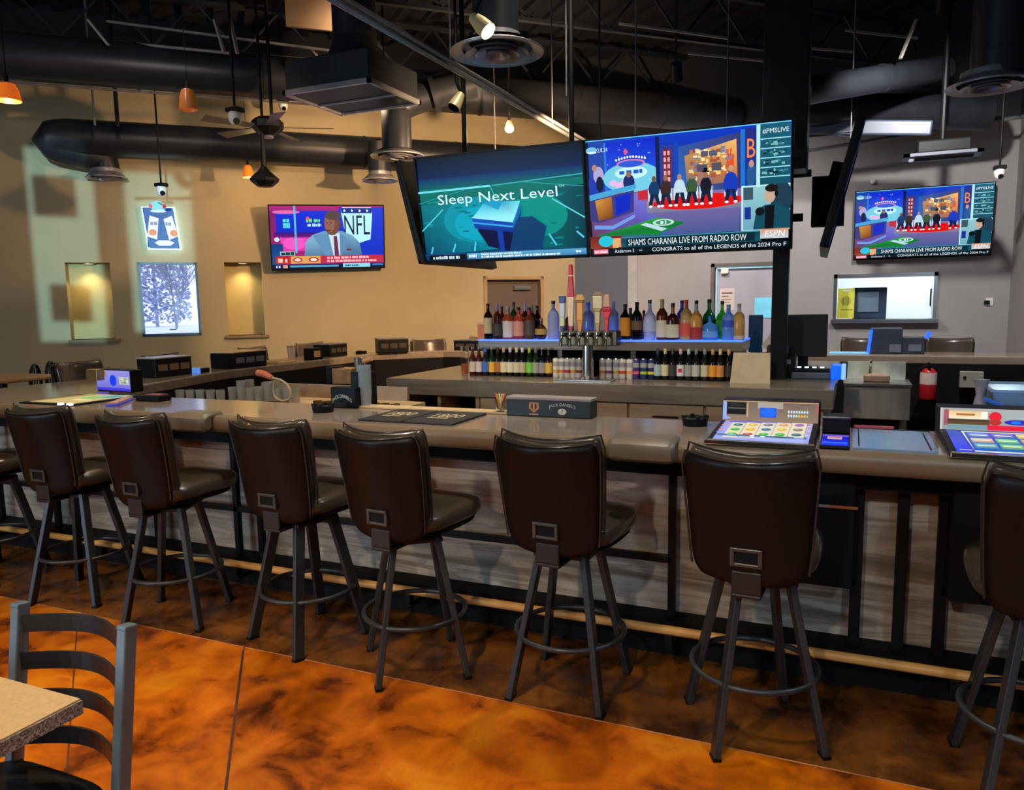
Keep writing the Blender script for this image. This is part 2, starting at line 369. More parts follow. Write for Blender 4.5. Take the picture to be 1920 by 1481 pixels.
for i, h in enumerate((N1, N2)):
    bm = NB(); wslab(bm, h[0], h[1], h[2], h[3], .24, .30); struct('wall_niche_%d' % (i + 1), bm, M['niche'])
    bm = NB(); wslab(bm, h[0] - .03, h[1] + .05, h[2] - .035, h[2], -.05, .24); struct('trim_%d' % (i + 1), bm, mat('niche_sill_paint', hx(120, 100, 70), .6))
    t = thing('niche_light', ['flat round ceiling light inside the niche left of the window', 'flat round ceiling light inside the niche right of the window'][i], 'light')
    c = Vector(wallpt((h[0] + h[1]) / 2, .10, h[3])); bm = NB(); lathe(bm, [(0, -.012), (.05, -.012), (.055, 0), (0, 0)], c); obj('lens', bm, mat('niche_lens', (1, .8, .4), .3, emis=(1, .74, .3), es=2), t)
    bm = NB(); lathe(bm, [(.055, 0), (.07, 0), (.068, -.014), (.055, -.012)], c); obj('trim_ring', bm, M['chrome'], t)
    lamp('SPOT', 'niche_lamp', c + Vector((0, 0, -.03)), 13, (1, .80, .42), .04, c + Vector((0, 0, -1)) - WN * .04, 120, .9)
# window between the niches
bm = NB(); a, b, z0, z1 = WN_; fw = .028
for q in ((a, a + fw, z0, z1), (b - fw, b, z0, z1), (a, b, z0, z0 + fw), (a, b, z1 - fw, z1)): wslab(bm, q[0], q[1], q[2], q[3], -.015, .06)
wf = struct('window_1', bm, mat('navy_window_frame', (.02, .03, .07), .4))
bm = NB(); wslab(bm, a + fw, b - fw, z0 + fw, z1 - fw, .02, .026); obj('window_pane', bm, M['pane'], wf)
bm = NB(); wslab(bm, (a + b) / 2 - .03, (a + b) / 2 + .05, z0 + .07, z0 + .085, .0, .02); obj('window_latch', bm, M['black'], wf)
# outside: pale ground and bare pale shrubs seen through the window
GO = mat('pale_gravel', (.95, .95, .97), .9, var=.06, scale=6)
bm = NB(); wslab(bm, -26, 4, 1.05, 1.2, .9, 24); struct('ground_outside', bm, GO)
bark = mat('grey_bark', (.34, .36, .44), .9, var=.3)
def shrub(s0, o0, h, seed, lab):
    rr = random.Random(seed); bm = NB()
    def br(p, d, l, r, dep):
        q = p + d * l; bar(bm, p, q, r, r, (0, 0, 1), r * .6, r * .6)
        if dep:
            for _ in range(4):
                e = (d + Vector((rr.uniform(-.8, .8), rr.uniform(-.8, .8), rr.uniform(-.2, .6)))).normalized(); br(p + d * l * rr.uniform(.4, 1), e, l * .66, r * .6, dep - 1)
    base = Vector(wallpt(s0, o0, 1.2))
    for k in range(3): br(base, Vector((rr.uniform(-.4, .4), rr.uniform(-.4, .4), 1)).normalized(), h * .42, .035, 4)
    tag(obj('bare_tree', bm, bark), lab, 'tree', 'bare trees outside the window')
shrub(-8.6, 8.6, 2.6, 1, 'bare grey tree outside on the left of the window view')
shrub(-6.0, 8.8, 2.6, 5, 'bare grey tree outside on the right of the window view')
leaf = mat('pale_blue_grey_leaves', hx(176, 184, 214), .8, var=.35, scale=9)
for i, (s0, o0, hh, seed) in enumerate(((-10.0, 12.0, 3.4, 3), (-8.3, 12.6, 3.6, 4), (-6.6, 12.0, 3.3, 6))):
    rr_ = random.Random(seed); bm = NB()
    for _ in range(4800):
        c = Vector(wallpt(s0 + rr_.uniform(-.85, .85), o0 + rr_.uniform(-.5, .5), 1.3 + hh * rr_.random() ** .8)); u_ = Vector((rr_.uniform(-1, 1), rr_.uniform(-1, 1), rr_.uniform(-1, 1))).normalized() * .055; v_ = u_.cross(Vector((rr_.uniform(-1, 1), rr_.uniform(-1, 1), rr_.uniform(-1, 1)))).normalized() * .04
        bm.faces.new([bm.verts.new(q) for q in (c - u_, c + v_, c + u_, c - v_)])
    bx_ = Vector(wallpt(s0, o0, 1.2)); bar(bm, bx_, bx_ + Vector((0, 0, 3.2)), .06, .06)
    tag(obj('pale_shrub', bm, leaf), 'pale leafy shrub outside the window, %s of three' % ('leftmost', 'middle', 'rightmost')[i], 'shrub', 'leafy shrubs outside the window')
# doorway in the diagonal wall
bm = NB(); wslab(bm, DR[0], DR[1], 0, DR[3], .10, .15); d1 = struct('door_1', bm, mat('brown_grey_door', hx(86, 72, 64), .5, var=.05))
bm = NB(); wslab(bm, DR[0] + .45, DR[0] + .72, 1.86, 1.92, .04, .10); obj('door_closer', bm, M['steel'], d1)
bm = NB()
for q in ((DR[0] - .05, DR[0], 0, 2.06), (DR[1], DR[1] + .05, 0, 2.06), (DR[0] - .05, DR[1] + .05, 2.01, 2.06)): wslab(bm, q[0], q[1], q[2], q[3], -.02, .12)
obj('door_frame', bm, mat('door_frame_tan', hx(152, 124, 88), .5), d1)

# back wall, y = 11.35, with door, kitchen hatch
YB = 11.35; HX0, HX1, HZ0, HZ1 = -.21, .955, 1.375, 1.92
def holewall(bm, x0, x1, y0, y1, hs):
    x = x0
    for h in hs:
        box(bm, x, h[0], y0, y1, 0, CZ)
        if h[2] > 0: box(bm, h[0], h[1], y0, y1, 0, h[2])
        box(bm, h[0], h[1], y0, y1, h[3], CZ); x = h[1]
    box(bm, x, x1, y0, y1, 0, CZ)
bm = NB(); holewall(bm, -2.93, 1.9, YB, YB + .2, [(-1.81, -.95, 0, 2.12), (HX0, HX1, HZ0, HZ1)]); struct('wall_back', bm, M['wallgrey'])
bm = NB(); box(bm, -3.97, -3.07, YB + .02, YB + .2, 0, CZ); struct('wall_back_slate', bm, M['wallblue'])
bm = NB(); box(bm, -3.07, -2.93, YB - .02, YB + .2, 0, CZ); struct('trim_3', bm, mat('pale_grey_trim', hx(150, 152, 156), .6))
bm = NB(); box(bm, -1.81, -.95, YB + .05, YB + .10, 0, 2.12); d2 = struct('door_2', bm, mat('pale_lilac_door', hx(172, 166, 176), .5, var=.03))
bm = NB(); box(bm, -1.26, -.99, YB + .04, YB + .06, 1.40, 1.68); obj('door_window', bm, mat('door_window_glow', hx(120, 200, 225), .2, emis=hx(110, 190, 220), es=.35), d2)
bm = NB()
for q in ((-1.86, -1.81, 0, 2.17), (-.95, -.90, 0, 2.17), (-1.86, -.90, 2.12, 2.17)): box(bm, q[0], q[1], YB - .02, YB + .1, q[2], q[3])
obj('door_frame', bm, mat('dark_door_frame', hx(96, 88, 82), .5), d2)
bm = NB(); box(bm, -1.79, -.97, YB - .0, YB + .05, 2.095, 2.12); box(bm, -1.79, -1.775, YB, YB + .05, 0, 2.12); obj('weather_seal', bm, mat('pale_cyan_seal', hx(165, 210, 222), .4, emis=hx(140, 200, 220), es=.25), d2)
bm = NB(); box(bm, -1.72, -1.62, YB - .03, YB + .04, 2.03, 2.10); obj('door_closer', bm, M['white'], d2)
p = Pic(.20, .30); p.rect(0, 0, 1, 1, (214, 196, 184)).rect(.12, .18, .88, .26, (120, 100, 96)).rect(.12, .34, .6, .40, (140, 120, 112)).rect(.12, .5, .8, .54, (150, 130, 122)).rect(.12, .62, .7, .66, (150, 130, 122))
o = p.build('paper_notice', M['picmatte'], None, (-1.74, YB + .048, 1.52)); tag(o, 'pale paper notice taped to the lilac door', 'notice')
bm = NB(); box(bm, -3.95, 1.78, YB - .034, YB - .022, 3.78, CZ); box(bm, 1.768, 1.78, 9.9, YB - .03, 3.78, CZ); box(bm, 1.768, 6.2, 9.888, 9.9, 3.78, CZ); struct('wall_back_upper', bm, M['upper'])
# kitchen behind the hatch
bm = NB(); box(bm, -1.0, 2.4, YB + 2.2, YB + 2.3, 0, 3); box(bm, -1.0, 2.4, YB + .2, YB + 2.2, 2.7, 2.8); box(bm, -1.1, -1.0, YB + .2, YB + 2.3, 0, 3); box(bm, 2.4, 2.5, YB + .2, YB + 2.3, 0, 3); box(bm, -1, 2.4, YB + .2, YB + 2.2, -.1, 0)
struct('wall_kitchen', bm, mat('white_kitchen_wall', (.86, .9, .9), .5, var=.02))
lamp('POINT', 'kitchen_lamp', (.9, YB + 1.0, 2.5), 75, (.86, .97, 1), .15)
bm = NB()
for q in ((HX0 - .03, HX0 + .012, HZ0 - .05, HZ1 + .05), (HX1 - .012, HX1 + .03, HZ0 - .05, HZ1 + .05), (HX0 - .03, HX1 + .03, HZ1, HZ1 + .05)): box(bm, q[0], q[1], YB - .03, YB + .2, q[2], q[3])
box(bm, HX0 - .05, HX1 + .05, YB - .12, YB + .2, HZ0 - .05, HZ0); struct('window_2', bm, M['stainless'])
t = thing('steamer', 'dark blue boxy kitchen appliance with grey door behind the hatch', 'appliance', (.12, YB + .32, 1.375))
obj('body', B(-.12, .30, .02, .40, 0, .42), mat('navy_appliance', hx(40, 56, 84), .4), t, bevel=.01)
obj('door', B(-.06, .20, -.005, .02, .09, .36), mat('appliance_door', hx(104, 124, 148), .3), t)
p = Pic(.21, .40); p.rect(0, 0, 1, 1, (214, 212, 70)).rect(.3, .04, .8, .1, (240, 240, 200)).ell(.5, .42, .32, .16, (170, 172, 50)).rect(.3, .32, .36, .58, (110, 112, 30)).rect(.6, .3, .66, .56, (110, 112, 30)).rect(.2, .7, .9, .73, (130, 130, 40))
tag(p.build('yellow_sign', M['picmatte'], None, (-.19, YB + .21, 1.385)), 'yellow notice standing in the left corner of the kitchen hatch', 'sign')
bm = NB(); box(bm, -.9, 2.3, YB + .32, YB + .75, 1.29, 1.37); struct('trim_4', bm, M['stainless'])
t = thing('wall_phone', 'small dark grey phone on the white wall behind the hatch', 'phone', (1.14, YB + 2.19, 1.50)); obj('handset', B(-.04, .04, -.06, -.02, 0, .30), mat('grey_phone', hx(90, 100, 110), .4), t, bevel=.01); obj('cradle', B(-.06, .06, -.02, .0, .02, .28), M['black'], t, bevel=.01)
# right return, far right, hidden walls, ceiling
bm = NB(); box(bm, 1.78, 1.98, 9.9, YB + .2, 0, CZ); box(bm, 1.98, 6.2, 9.9, 10.1, 0, CZ); struct('wall_right_return', bm, M['wallgrey'])
bm = NB(); box(bm, 6.2, 6.4, -4.2, 10.1, 0, CZ); struct('wall_right', bm, M['wallgrey'])
e = Vector(wallpt(-9.3, 0, 0)); bm = NB(); box(bm, e.x - .2, e.x, -4.2, e.y + .22, 0, CZ); struct('wall_far_left', bm, M['wall'])
# front wall behind the viewer, with the tall daylight window
bm = NB(); holewall(bm, e.x - .2, 6.4, -4.2, -4.0, [(-8.6, -4.6, .9, 3.3), (1.12, 2.32, 1.75, 4.15), (2.58, 3.85, 1.87, 3.95)]); struct('wall_front', bm, M['wallgrey'])
for (x0, x1, z0, z1, n) in ((1.12, 2.32, 1.75, 4.15, 3), (2.58, 3.85, 1.87, 3.95, 4), (-8.6, -4.6, .9, 3.3, 5)):
    bm = NB()
    for q in ((x0, x0 + .03, z0, z1), (x1 - .03, x1, z0, z1), (x0, x1, z0, z0 + .05), (x0, x1, z1 - .05, z1)): box(bm, q[0], q[1], -4.18, -4.02, q[2], q[3])
    struct('window_%d' % n, bm, M['black'])
t = tag(obj('window_sign', B(1.32, 1.95, -4.13, -4.10, 3.30, 3.78), M['black'], bevel=.08, seg=5), 'dark rounded square sign hanging in the tall front window', 'sign')  # unseen cards added to cast two dark shapes on the diagonal wall
tag(obj('window_poster', B(1.45, 2.0, -4.13, -4.10, 2.05, 2.5), M['black']), 'dark square poster low in the tall front window', 'poster')
bm = NB(); box(bm, FX0, 6.5, FY0, FY1, CZ, CZ + .1); struct('ceiling', bm, M['deck'])
# deck ribs
bm = NB()
for k in range(-30, 30):
    c = W0 + WD * (k * .35); a = c + WN * -1; b = c + WN * 14
    bar(bm, (a.x, a.y, CZ - .03), (b.x, b.y, CZ - .03), .10, .06)
struct('ceiling_ribs', bm, M['deck'])
# open-web joists running along the diagonal
def joist(off, z=4.5, s0=-11, s1=4):
    bm = NB(); P = lambda s, zz: (W0 + WN * off + WD * s) + Vector((0, 0, zz))
    bar(bm, P(s0, z), P(s1, z), .06, .035); bar(bm, P(s0, z + .5), P(s1, z + .5), .07, .04); k = s0; up = True
    while k < s1 - .45: bar(bm, P(k, z if up else z + .5), P(k + .45, z + .5 if up else z), .022, .022); up = not up; k += .45
    return tag(obj('roof_joist', bm, M['joist']), None, 'roof joist', 'open-web roof joists under the ceiling')
ji = 0
for off in (1.2, 3.2, 5.4, 7.6, 9.8):
    o = joist(off); o['kind'] = 'structure'

# ================================================================== STOOLS
def superbox(bm, a, b, z0, z1, n=24, p=3.2, rings=((0, .86), (.12, .97), (.5, 1.0), (.85, .97), (1, .84)), bul=.012, fy=None):
    """rounded cushion: superellipse outline, puffed top"""
    R = []
    for t, s in rings:
        r = []
        for k in range(n):
            th = 2 * math.pi * k / n; c, sn = math.cos(th), math.sin(th)
            x = a * s * math.copysign(abs(c) ** (2 / p), c); y = b * s * math.copysign(abs(sn) ** (2 / p), sn)
            if fy: x *= 1 - fy * (y / b)
            r.append(bm.verts.new((x, y, z0 + (z1 - z0) * t)))
        R.append(r)
    for A, D in zip(R, R[1:]):
        for k in range(n): bm.faces.new((A[k], A[(k + 1) % n], D[(k + 1) % n], D[k]))
    c1 = bm.verts.new((0, 0, z1 + bul)); c0 = bm.verts.new((0, 0, z0))
    for k in range(n): bm.faces.new((R[-1][k], R[-1][(k + 1) % n], c1)); bm.faces.new((R[0][(k + 1) % n], R[0][k], c0))
def backsurf(u, v, d, grow=0.0):
    """u -1..1 across, v 0..1 up; d = thickness offset towards the sitter (+y)"""
    wv = .192 + .036 * v ** .8 + grow
    if v > .93: wv -= .016 * ((v - .93) / .07) ** 2
    cr = 1.0
    if v < .12: cr = 1 - .16 * (1 - v / .12) ** 2
    x = u * wv * cr
    z = .655 + .462 * v + max(0, d) * .42 * v ** 5 + grow * (2 * v - 1) + .018 * (1 - u * u) * (1 if v > .5 else 0) * (2 * v - 1) * -1 - (.02 * (1 - abs(u)) if v < .06 else 0)
    y = -.215 - .075 * v - .03 * v * v + .075 * u * u * (.55 + .45 * v) + d
    return (x, y, z)
def backpanel(bm, d0, d1, grow, nu=14, nv=12):
    F_ = [[bm.verts.new(backsurf(-1 + 2 * i / nu, j / nv, d0, grow)) for i in range(nu + 1)] for j in range(nv + 1)]
    G_ = [[bm.verts.new(backsurf(-1 + 2 * i / nu, j / nv, d1, grow)) for i in range(nu + 1)] for j in range(nv + 1)]
    for j in range(nv):
        for i in range(nu):
            bm.faces.new((F_[j][i], F_[j][i + 1], F_[j + 1][i + 1], F_[j + 1][i])); bm.faces.new((G_[j][i], G_[j + 1][i], G_[j + 1][i + 1], G_[j][i + 1]))
    for i in range(nu): bm.faces.new((F_[0][i], G_[0][i], G_[0][i + 1], F_[0][i + 1])); bm.faces.new((F_[nv][i], F_[nv][i + 1], G_[nv][i + 1], G_[nv][i]))
    for j in range(nv): bm.faces.new((F_[j][0], F_[j + 1][0], G_[j + 1][0], G_[j][0])); bm.faces.new((F_[j][nu], G_[j][nu], G_[j + 1][nu], F_[j + 1][nu]))
def make_stool():
    t = thing('bar_stool', '', 'bar stool', (0, 0, 0), 0, 'black leather swivel stools around the bar')
    bm = NB(); backpanel(bm, 0, .035, .004); bk = obj('backrest', bm, M['leatherback'], t, smooth=True, sub=1)
    bm = NB(); backpanel(bm, .030, .100, -.003); obj('back_cushion', bm, M['leather'], t, smooth=True, sub=1)
    # welts: two tan piped seams along sides and top
    for nm, d, g in (('outer_piping', .006, .006), ('inner_piping', .060, .004)):
        pts = [backsurf(-1, j / 10, d, g) for j in range(1, 11)] + [backsurf(-1 + 2 * i / 14, 1, d, g) for i in range(1, 14)] + [backsurf(1, j / 10, d, g) for j in range(10, 0, -1)]
        bm = NB(); tube(bm, pts, .0038, 6); obj(nm, bm, M['piping'], t, smooth=True)
    # pull handle: a raised metal frame round a recess
    bm = NB(); c = Vector(backsurf(0, .215, 0)); tl = math.atan2(.11, .545)
    def hb(x0, x1, z0, z1, y0, y1): box(bm, x0, x1, c.y + y0, c.y + y1, c.z + z0, c.z + z1)
    hb(-.056, .056, .022, .036, -.014, .02); hb(-.056, .056, -.034, -.020, -.008, .02); hb(-.056, -.040, -.034, .036, -.011, .02); hb(.040, .056, -.034, .036, -.011, .02)
    h = obj('pull_handle', bm, M['handle'], t, bevel=.004)
    bm = NB(); hb(-.041, .041, -.021, .023, -.003, .012); obj('recess', bm, M['blackm'], h)
    # bracket plate from the back to below the seat
    bm = NB(); box(bm, -.052, .052, -.224, -.207, .615, .70); box(bm, -.052, .052, -.224, .02, .600, .616); obj('back_bracket', bm, M['bracket'], t, bevel=.006)
    bm = NB(); superbox(bm, .232, .262, .675, .765, p=4.2, fy=.02); o = obj('seat', bm, M['leather'], t, smooth=True, sub=1); o.location = (0, .072, 0)
    bm = NB(); superbox(bm, .21, .235, .655, .68, bul=0); o = obj('seat_pan', bm, M['blackm'], t, smooth=True); o.location = (0, .072, 0)
    bm = NB(); lathe(bm, [(0, .62), (.10, .62), (.11, .635), (.08, .657), (0, .657)], n=20); box(bm, -.12, .12, -.12, .12, .605, .625); obj('swivel_plate', bm, M['bracket'], t, bevel=.006)
    for sx in (-1, 1):
        for sy in (-1, 1):
            bm = NB(); bar(bm, (sx * .095, sy * .095, .625), (sx * .198, sy * .205, .006), .026, .054, (sx, -sy, 0) if False else (0, 1, 0))
            lg = obj('leg', bm, M['stoolmetal'], t, bevel=.004)
            bm = NB(); bar(bm, (sx * .1975, sy * .2045, .012), (sx * .1985, sy * .2055, 0), .03, .054, (0, 1, 0)); obj('foot_cap', bm, M['black'], lg)
    bm = NB(); tube(bm, disc_arc((0, 0), .232, 0, 2 * math.pi, 35, .262)[:-1], .0115, 10, closed=True); obj('foot_ring', bm, M['stoolmetal'], t, smooth=True)
    return t
STOOL = make_stool(); used = [False]
SEATED = ('backrest', 'back_cushion', 'outer_piping', 'inner_piping', 'pull_handle', 'back_bracket', 'seat', 'seat_pan')
def stool(x, y, rot, label, sc=1.0, group=None, turn=0.0):
    """turn = angle of the swivelling seat against the legs"""
    o = STOOL if not used[0] else copy_tree(STOOL); used[0] = True
    for ch in o.children:
        if ch.name.split('.')[0] in SEATED:
            l = Vector((0, .072, 0)) if ch.name.startswith('seat') else Vector((0, 0, 0))
            ch.rotation_euler = (0, 0, turn); ch.location = Matrix.Rotation(turn, 3, 'Z') @ l
    o.location = (x, y, 0); o.rotation_euler = (0, 0, rot); o.scale = (sc,) * 3; o['label'] = label
    if group: o['group'] = group
    return o
SL = [(-4.93, 3.02, .2, -.2, 'black leather bar stool cut off at the left edge of the photo'),
      (-4.08, 3.01, .30, -.28, 'black leather bar stool second from the left edge, below the yellow-green game screen'),
      (-3.30, 2.96, .39, -.42, 'black leather bar stool just behind the ladder-back chair'),
      (-2.46, 3.01, -.30, .22, 'black leather bar stool with blue-grey legs just left of the rubber bar mats'),
      (-1.80, 2.945, .68, -.80, 'black leather bar stool directly in front of the rubber bar mats'),
      (-1.065, 3.01, .0, -.08, 'black leather bar stool in front of the black napkin box, beside the padded armrest'),
      (-.30, 2.955, .42, -.46, 'black leather bar stool directly in front of the reel-grid gaming machine'),
      (.62, 2.93, .1, -.1, 'black leather bar stool cut off at the right edge of the photo')]
for x, y, br_, tn, lab in SL: stool(x, y, br_, lab, group='front row of bar stools', turn=tn)
NR = -math.pi / 2
far = [(-6.25, 4.86, NR, 'brown-backed bar stool at the left arm of the bar, nearest the left edge'),
       (-6.27, 5.80, NR, 'brown-backed bar stool behind the black striped gaming machine'),
       (-6.27, 7.12, NR, 'brown-backed bar stool behind the tan-topped gaming machine'),
       (-6.18, 8.02, NR - .2, 'brown-backed bar stool at the corner below the corner television'),
       (-5.05, 8.92, math.pi + math.pi / 4, 'dark bar stool left of the two at the far corner of the bar'),
       (-4.72, 9.62, math.pi, 'dark bar stool right of the two at the far corner of the bar'),
       (.13, 9.62, math.pi, 'dark bar stool at the far counter left of the kitchen side, behind the blue-lit machine'),
       (1.00, 9.62, math.pi, 'dark bar stool at the far counter right of the blue-lit machine')]
for a in far: stool(*a, sc=1.05, group='bar stools on the far sides of the bar')

# ================================================================== BAR
bar_t = thing('bar_counter', 'large taupe U-shaped bar counter with grey barnwood front', 'bar counter', (-2.2, 3.5, 0)); BO = Vector((-2.2, 3.5, 0))
def P_(bm, pts, z0, z1): prism(bm, [(p[0] - BO.x, p[1] - BO.y) for p in pts], z0, z1)
XR = 2.35
outer = [(-6.02, 3.22), (XR, 3.22), (XR, 9.35), (-4.55, 9.35), (-6.02, 7.9)]
bm = NB()
P_(bm, [(-6.02, 3.20), (XR, 3.20), (XR, 3.79), (-4.75, 3.79), (-5.02, 4.05), (-6.02, 4.05)], .985, 1.07)
P_(bm, [(-6.02, 4.05), (-5.02, 4.05), (-5.12, 4.5), (-5.42, 5.6), (-5.42, 8.12), (-6.02, 7.9)], .985, 1.07)
P_(bm, [(-6.02, 7.9), (-5.42, 8.12), (-4.80, 8.75), (-4.55, 9.35)], .985, 1.07)
P_(bm, [(-4.55, 9.35), (-4.80, 8.75), (1.62, 8.75), (XR, 9.35)], .985, 1.07)
P_(bm, [(XR, 9.35), (1.62, 8.75), (1.62, 3.79), (XR, 3.79)], .985, 1.07)
bmesh.ops.remove_doubles(bm, verts=bm.verts, dist=.0005)
# drop shared inner walls so the U is one slab
kill = [f for f in bm.faces if abs(f.normal.z) < .1 and any(g is not f and len(set(v.co.to_tuple(3) for v in f.verts) & set(v.co.to_tuple(3) for v in g.verts)) == 4 for g in bm.faces)]
bmesh.ops.delete(bm, geom=list(set(kill)), context='FACES')
bmesh.ops.remove_doubles(bm, verts=bm.verts, dist=.0005)
obj('countertop', bm, M['top'], bar_t, bevel=.012, seg=3)
# bullnose padded edge along the front
bm = NB(); pr = [(-.0, .0), (-.018, -.004), (-.030, -.02), (-.032, -.045), (-.024, -.07), (-.008, -.088), (0, -.092)]
for x in (-6.02, XR):
    pass
V = [[bm.verts.new((x - BO.x, 3.20 + a - BO.y, 1.069 + b)) for a, b in pr] for x in (-6.02, XR)]
for k in range(len(pr) - 1): bm.faces.new((V[0][k], V[1][k], V[1][k + 1], V[0][k + 1]))
obj('front_edge', bm, mat('taupe_padded_edge', hx(128, 108, 84), .34, var=.06, scale=6), bar_t, smooth=True)
bm = NB(); P_(bm, [(-5.85, 3.60), (XR - .1, 3.60), (XR - .1, 3.68), (-5.77, 3.68), (-5.77, 7.8), (-5.85, 7.8)], .16, .985)
obj('front_panel', bm, M['panel'], bar_t)
bm = NB(); P_(bm, [(-5.85, 7.8), (-5.77, 7.8), (-4.45, 9.15), (XR - .1, 9.15), (XR - .1, 9.23), (-4.5, 9.23)], .16, .985); obj('far_panel', bm, M['blackm'], bar_t)
bm = NB(); P_(bm, [(-5.95, 3.46), (XR, 3.46), (XR, 3.72), (-5.75, 3.72), (-5.75, 7.8), (-5.95, 7.8)], 0, .16); P_(bm, [(-5.95, 7.8), (-5.75, 7.8), (-4.4, 9.1), (XR, 9.1), (XR, 9.3), (-4.5, 9.3)], 0, .16)
obj('base_plinth', bm, M['blackm'], bar_t)
bm = NB()      # dark valance under the outer edge and the dark inner fascia behind the bar
P_(bm, [(-5.98, 3.40), (XR, 3.40), (XR, 3.60), (-5.98, 3.60)], .875, .984)
P_(bm, [(-5.46, 5.7), (-5.42, 5.7), (-5.42, 8.12), (-4.80, 8.75), (1.62, 8.75), (1.62, 8.79), (-4.82, 8.79), (-5.46, 8.14)], .45, .984)
P_(bm, [(-5.06, 4.05), (-5.02, 4.05), (-5.12, 4.5), (-5.42, 5.6), (-5.46, 5.6), (-5.16, 4.5)], .45, .984)
obj('inner_fascia', bm, M['blackm'], bar_t)
# black steel frame in front of the panel
bm = NB()
def vb(x, w=.035, y=3.50): box(bm, x - w / 2 - BO.x, x + w / 2 - BO.x, y - BO.y, y + .035 - BO.y, .16, .985)
def hb2(x0, x1, z, y=3.50, h=.035): box(bm, x0 - BO.x, x1 - BO.x, y - BO.y, y + .03 - BO.y, z, z + h)
for x in (-5.6, -5.0, -4.05, -3.38, -3.20, -.735): vb(x)
for x in (.055, .225, .375): vb(x, .045)
hb2(-5.7, -.735, .43); hb2(-.42, .055, .43); hb2(.375, 1.4, .43)
obj('steel_frame', bm, M['black'], bar_t, bevel=.003)
for q in ((-.42, .04), (.385, 1.0)): obj('machine_cabinet', B(q[0] - BO.x, q[1] - BO.x, 3.36 - BO.y, 3.58 - BO.y, .46, .94), M['blackm'], bar_t, bevel=.006)
bm = NB(); box(bm, -.43 - BO.x, .05 - BO.x, 3.35 - BO.y, 3.362 - BO.y, .80, .812); obj('cabinet_trim', bm, M['stainless'], bar_t)
t = thing('foot_rail', 'long tan foot rail on black brackets along the foot of the bar', 'foot rail', (-2.2, 3.3, 0))
bm = NB(); tube(bm, [(-3.7, 0, .19), (4.5, 0, .19)], .021, 14); obj('rail', bm, M['rail'], t, smooth=True)
for x in (-5.4, -4.3, -3.2, -2.05, -.70, .42, 1.7):
    bm = NB(); box(bm, x + 2.2 - .018, x + 2.2 + .018, -.006, .16, .10, .13); box(bm, x + 2.2 - .018, x + 2.2 + .018, -.02, .02, .12, .175); lathe(bm, [(.0, 0)], (0, 0, 0)) if False else None; obj('rail_bracket', bm, M['black'], t, bevel=.004)
# padded armrests clipped on the counter edge
def pad(x0, x1, lab):
    bm = NB(); n = 12; prf = [(3.155, 1.0), (3.120, .985), (3.094, 1.0), (3.088, 1.03), (3.098, 1.062), (3.13, 1.082), (3.17, 1.088), (3.25, 1.088), (3.27, 1.072), (3.16, 1.072)]
    cx = (x0 + x1) / 2; cs = []
    for x, sc in ((x0, .75), (x0 + .012, .95), (x0 + .03, 1), (x1 - .03, 1), (x1 - .012, .95), (x1, .75)):
        cs.append([bm.verts.new((x - cx, 3.17 + (a - 3.17) * sc - 3.17, 1.04 + (b - 1.04) * sc)) for a, b in prf])
    for A, D in zip(cs, cs[1:]):
        for k in range(len(prf)): bm.faces.new((A[k], A[(k + 1) % len(prf)], D[(k + 1) % len(prf)], D[k]))
    bm.faces.new(cs[0]); bm.faces.new(cs[-1][::-1])
    o = obj('armrest_pad', bm, mat('taupe_pad_vinyl', hx(112, 100, 84), .38), smooth=True); o.location = (cx, 3.17, 0); tag(o, lab, 'armrest pad', 'padded armrests on the bar edge')
pad(-.93, -.645, 'short padded armrest on the counter edge left of the gaming machine')
pad(-3.44, -3.18, 'short padded armrest on the counter edge at the blue-lit stretch')

# ================================================================== ADDED CEILING LAMPS
def cyl_between(bm, p, q, r, n=14, r2=None): tube(bm, [p, q], [r, r if r2 is None else r2], n)
for i, (x, y, z, pw, col, cone, aim) in enumerate(FILL_CANS):
    t = thing('can_light', '', 'ceiling light', (x, y, z), 0, 'black can lights under the ceiling'); t['label'] = 'black cylindrical can light hanging under the dark ceiling'
    d = (Vector(aim) - Vector((x, y, z))).normalized()
    bm = NB(); tube(bm, [-d * .16, d * .02], [.055, .065], 16, cap=False); obj('can', bm, M['black'], t, smooth=True)
    bm = NB(); tube(bm, [-d * .165, -d * .16], .054, 16); bar(bm, -d * .16, -d * .16 + Vector((0, 0, CZ - z)), .02, .02); obj('stem', bm, M['black'], t)
    bm = NB(); tube(bm, [-d * .03, -d * .025], .050, 16); obj('lens', bm, M['bulb'], t)
    lamp('SPOT', 'can_lamp', Vector((x, y, z)) + d * .04, pw, col, .06, aim, cone, .7)
for i, (x, y, z, pw, aim) in enumerate(WASH):
    t = thing('wall_washer', 'black wall-washing spotlight aimed at the diagonal wall', 'spotlight', (x, y, z), 0, 'wall-washing spotlights')
    d = (Vector(aim) - Vector((x, y, z))).normalized()
    bm = NB(); tube(bm, [-d * .14, d * .02], [.04, .05], 16, cap=False); obj('can', bm, M['black'], t, smooth=True)
    bm = NB(); tube(bm, [-d * .145, -d * .14], .04, 16); bar(bm, -d * .14, -d * .14 + Vector((0, 0, CZ - z)), .015, .015); obj('stem', bm, M['black'], t)
    bm = NB(); tube(bm, [-d * .03, -d * .025], .038, 16); obj('lens', bm, M['bulb'], t)
    lamp('SPOT', 'wash_lamp', Vector((x, y, z)) + d * .04, pw, (1, .63, .34), .05, aim, 130, .9)

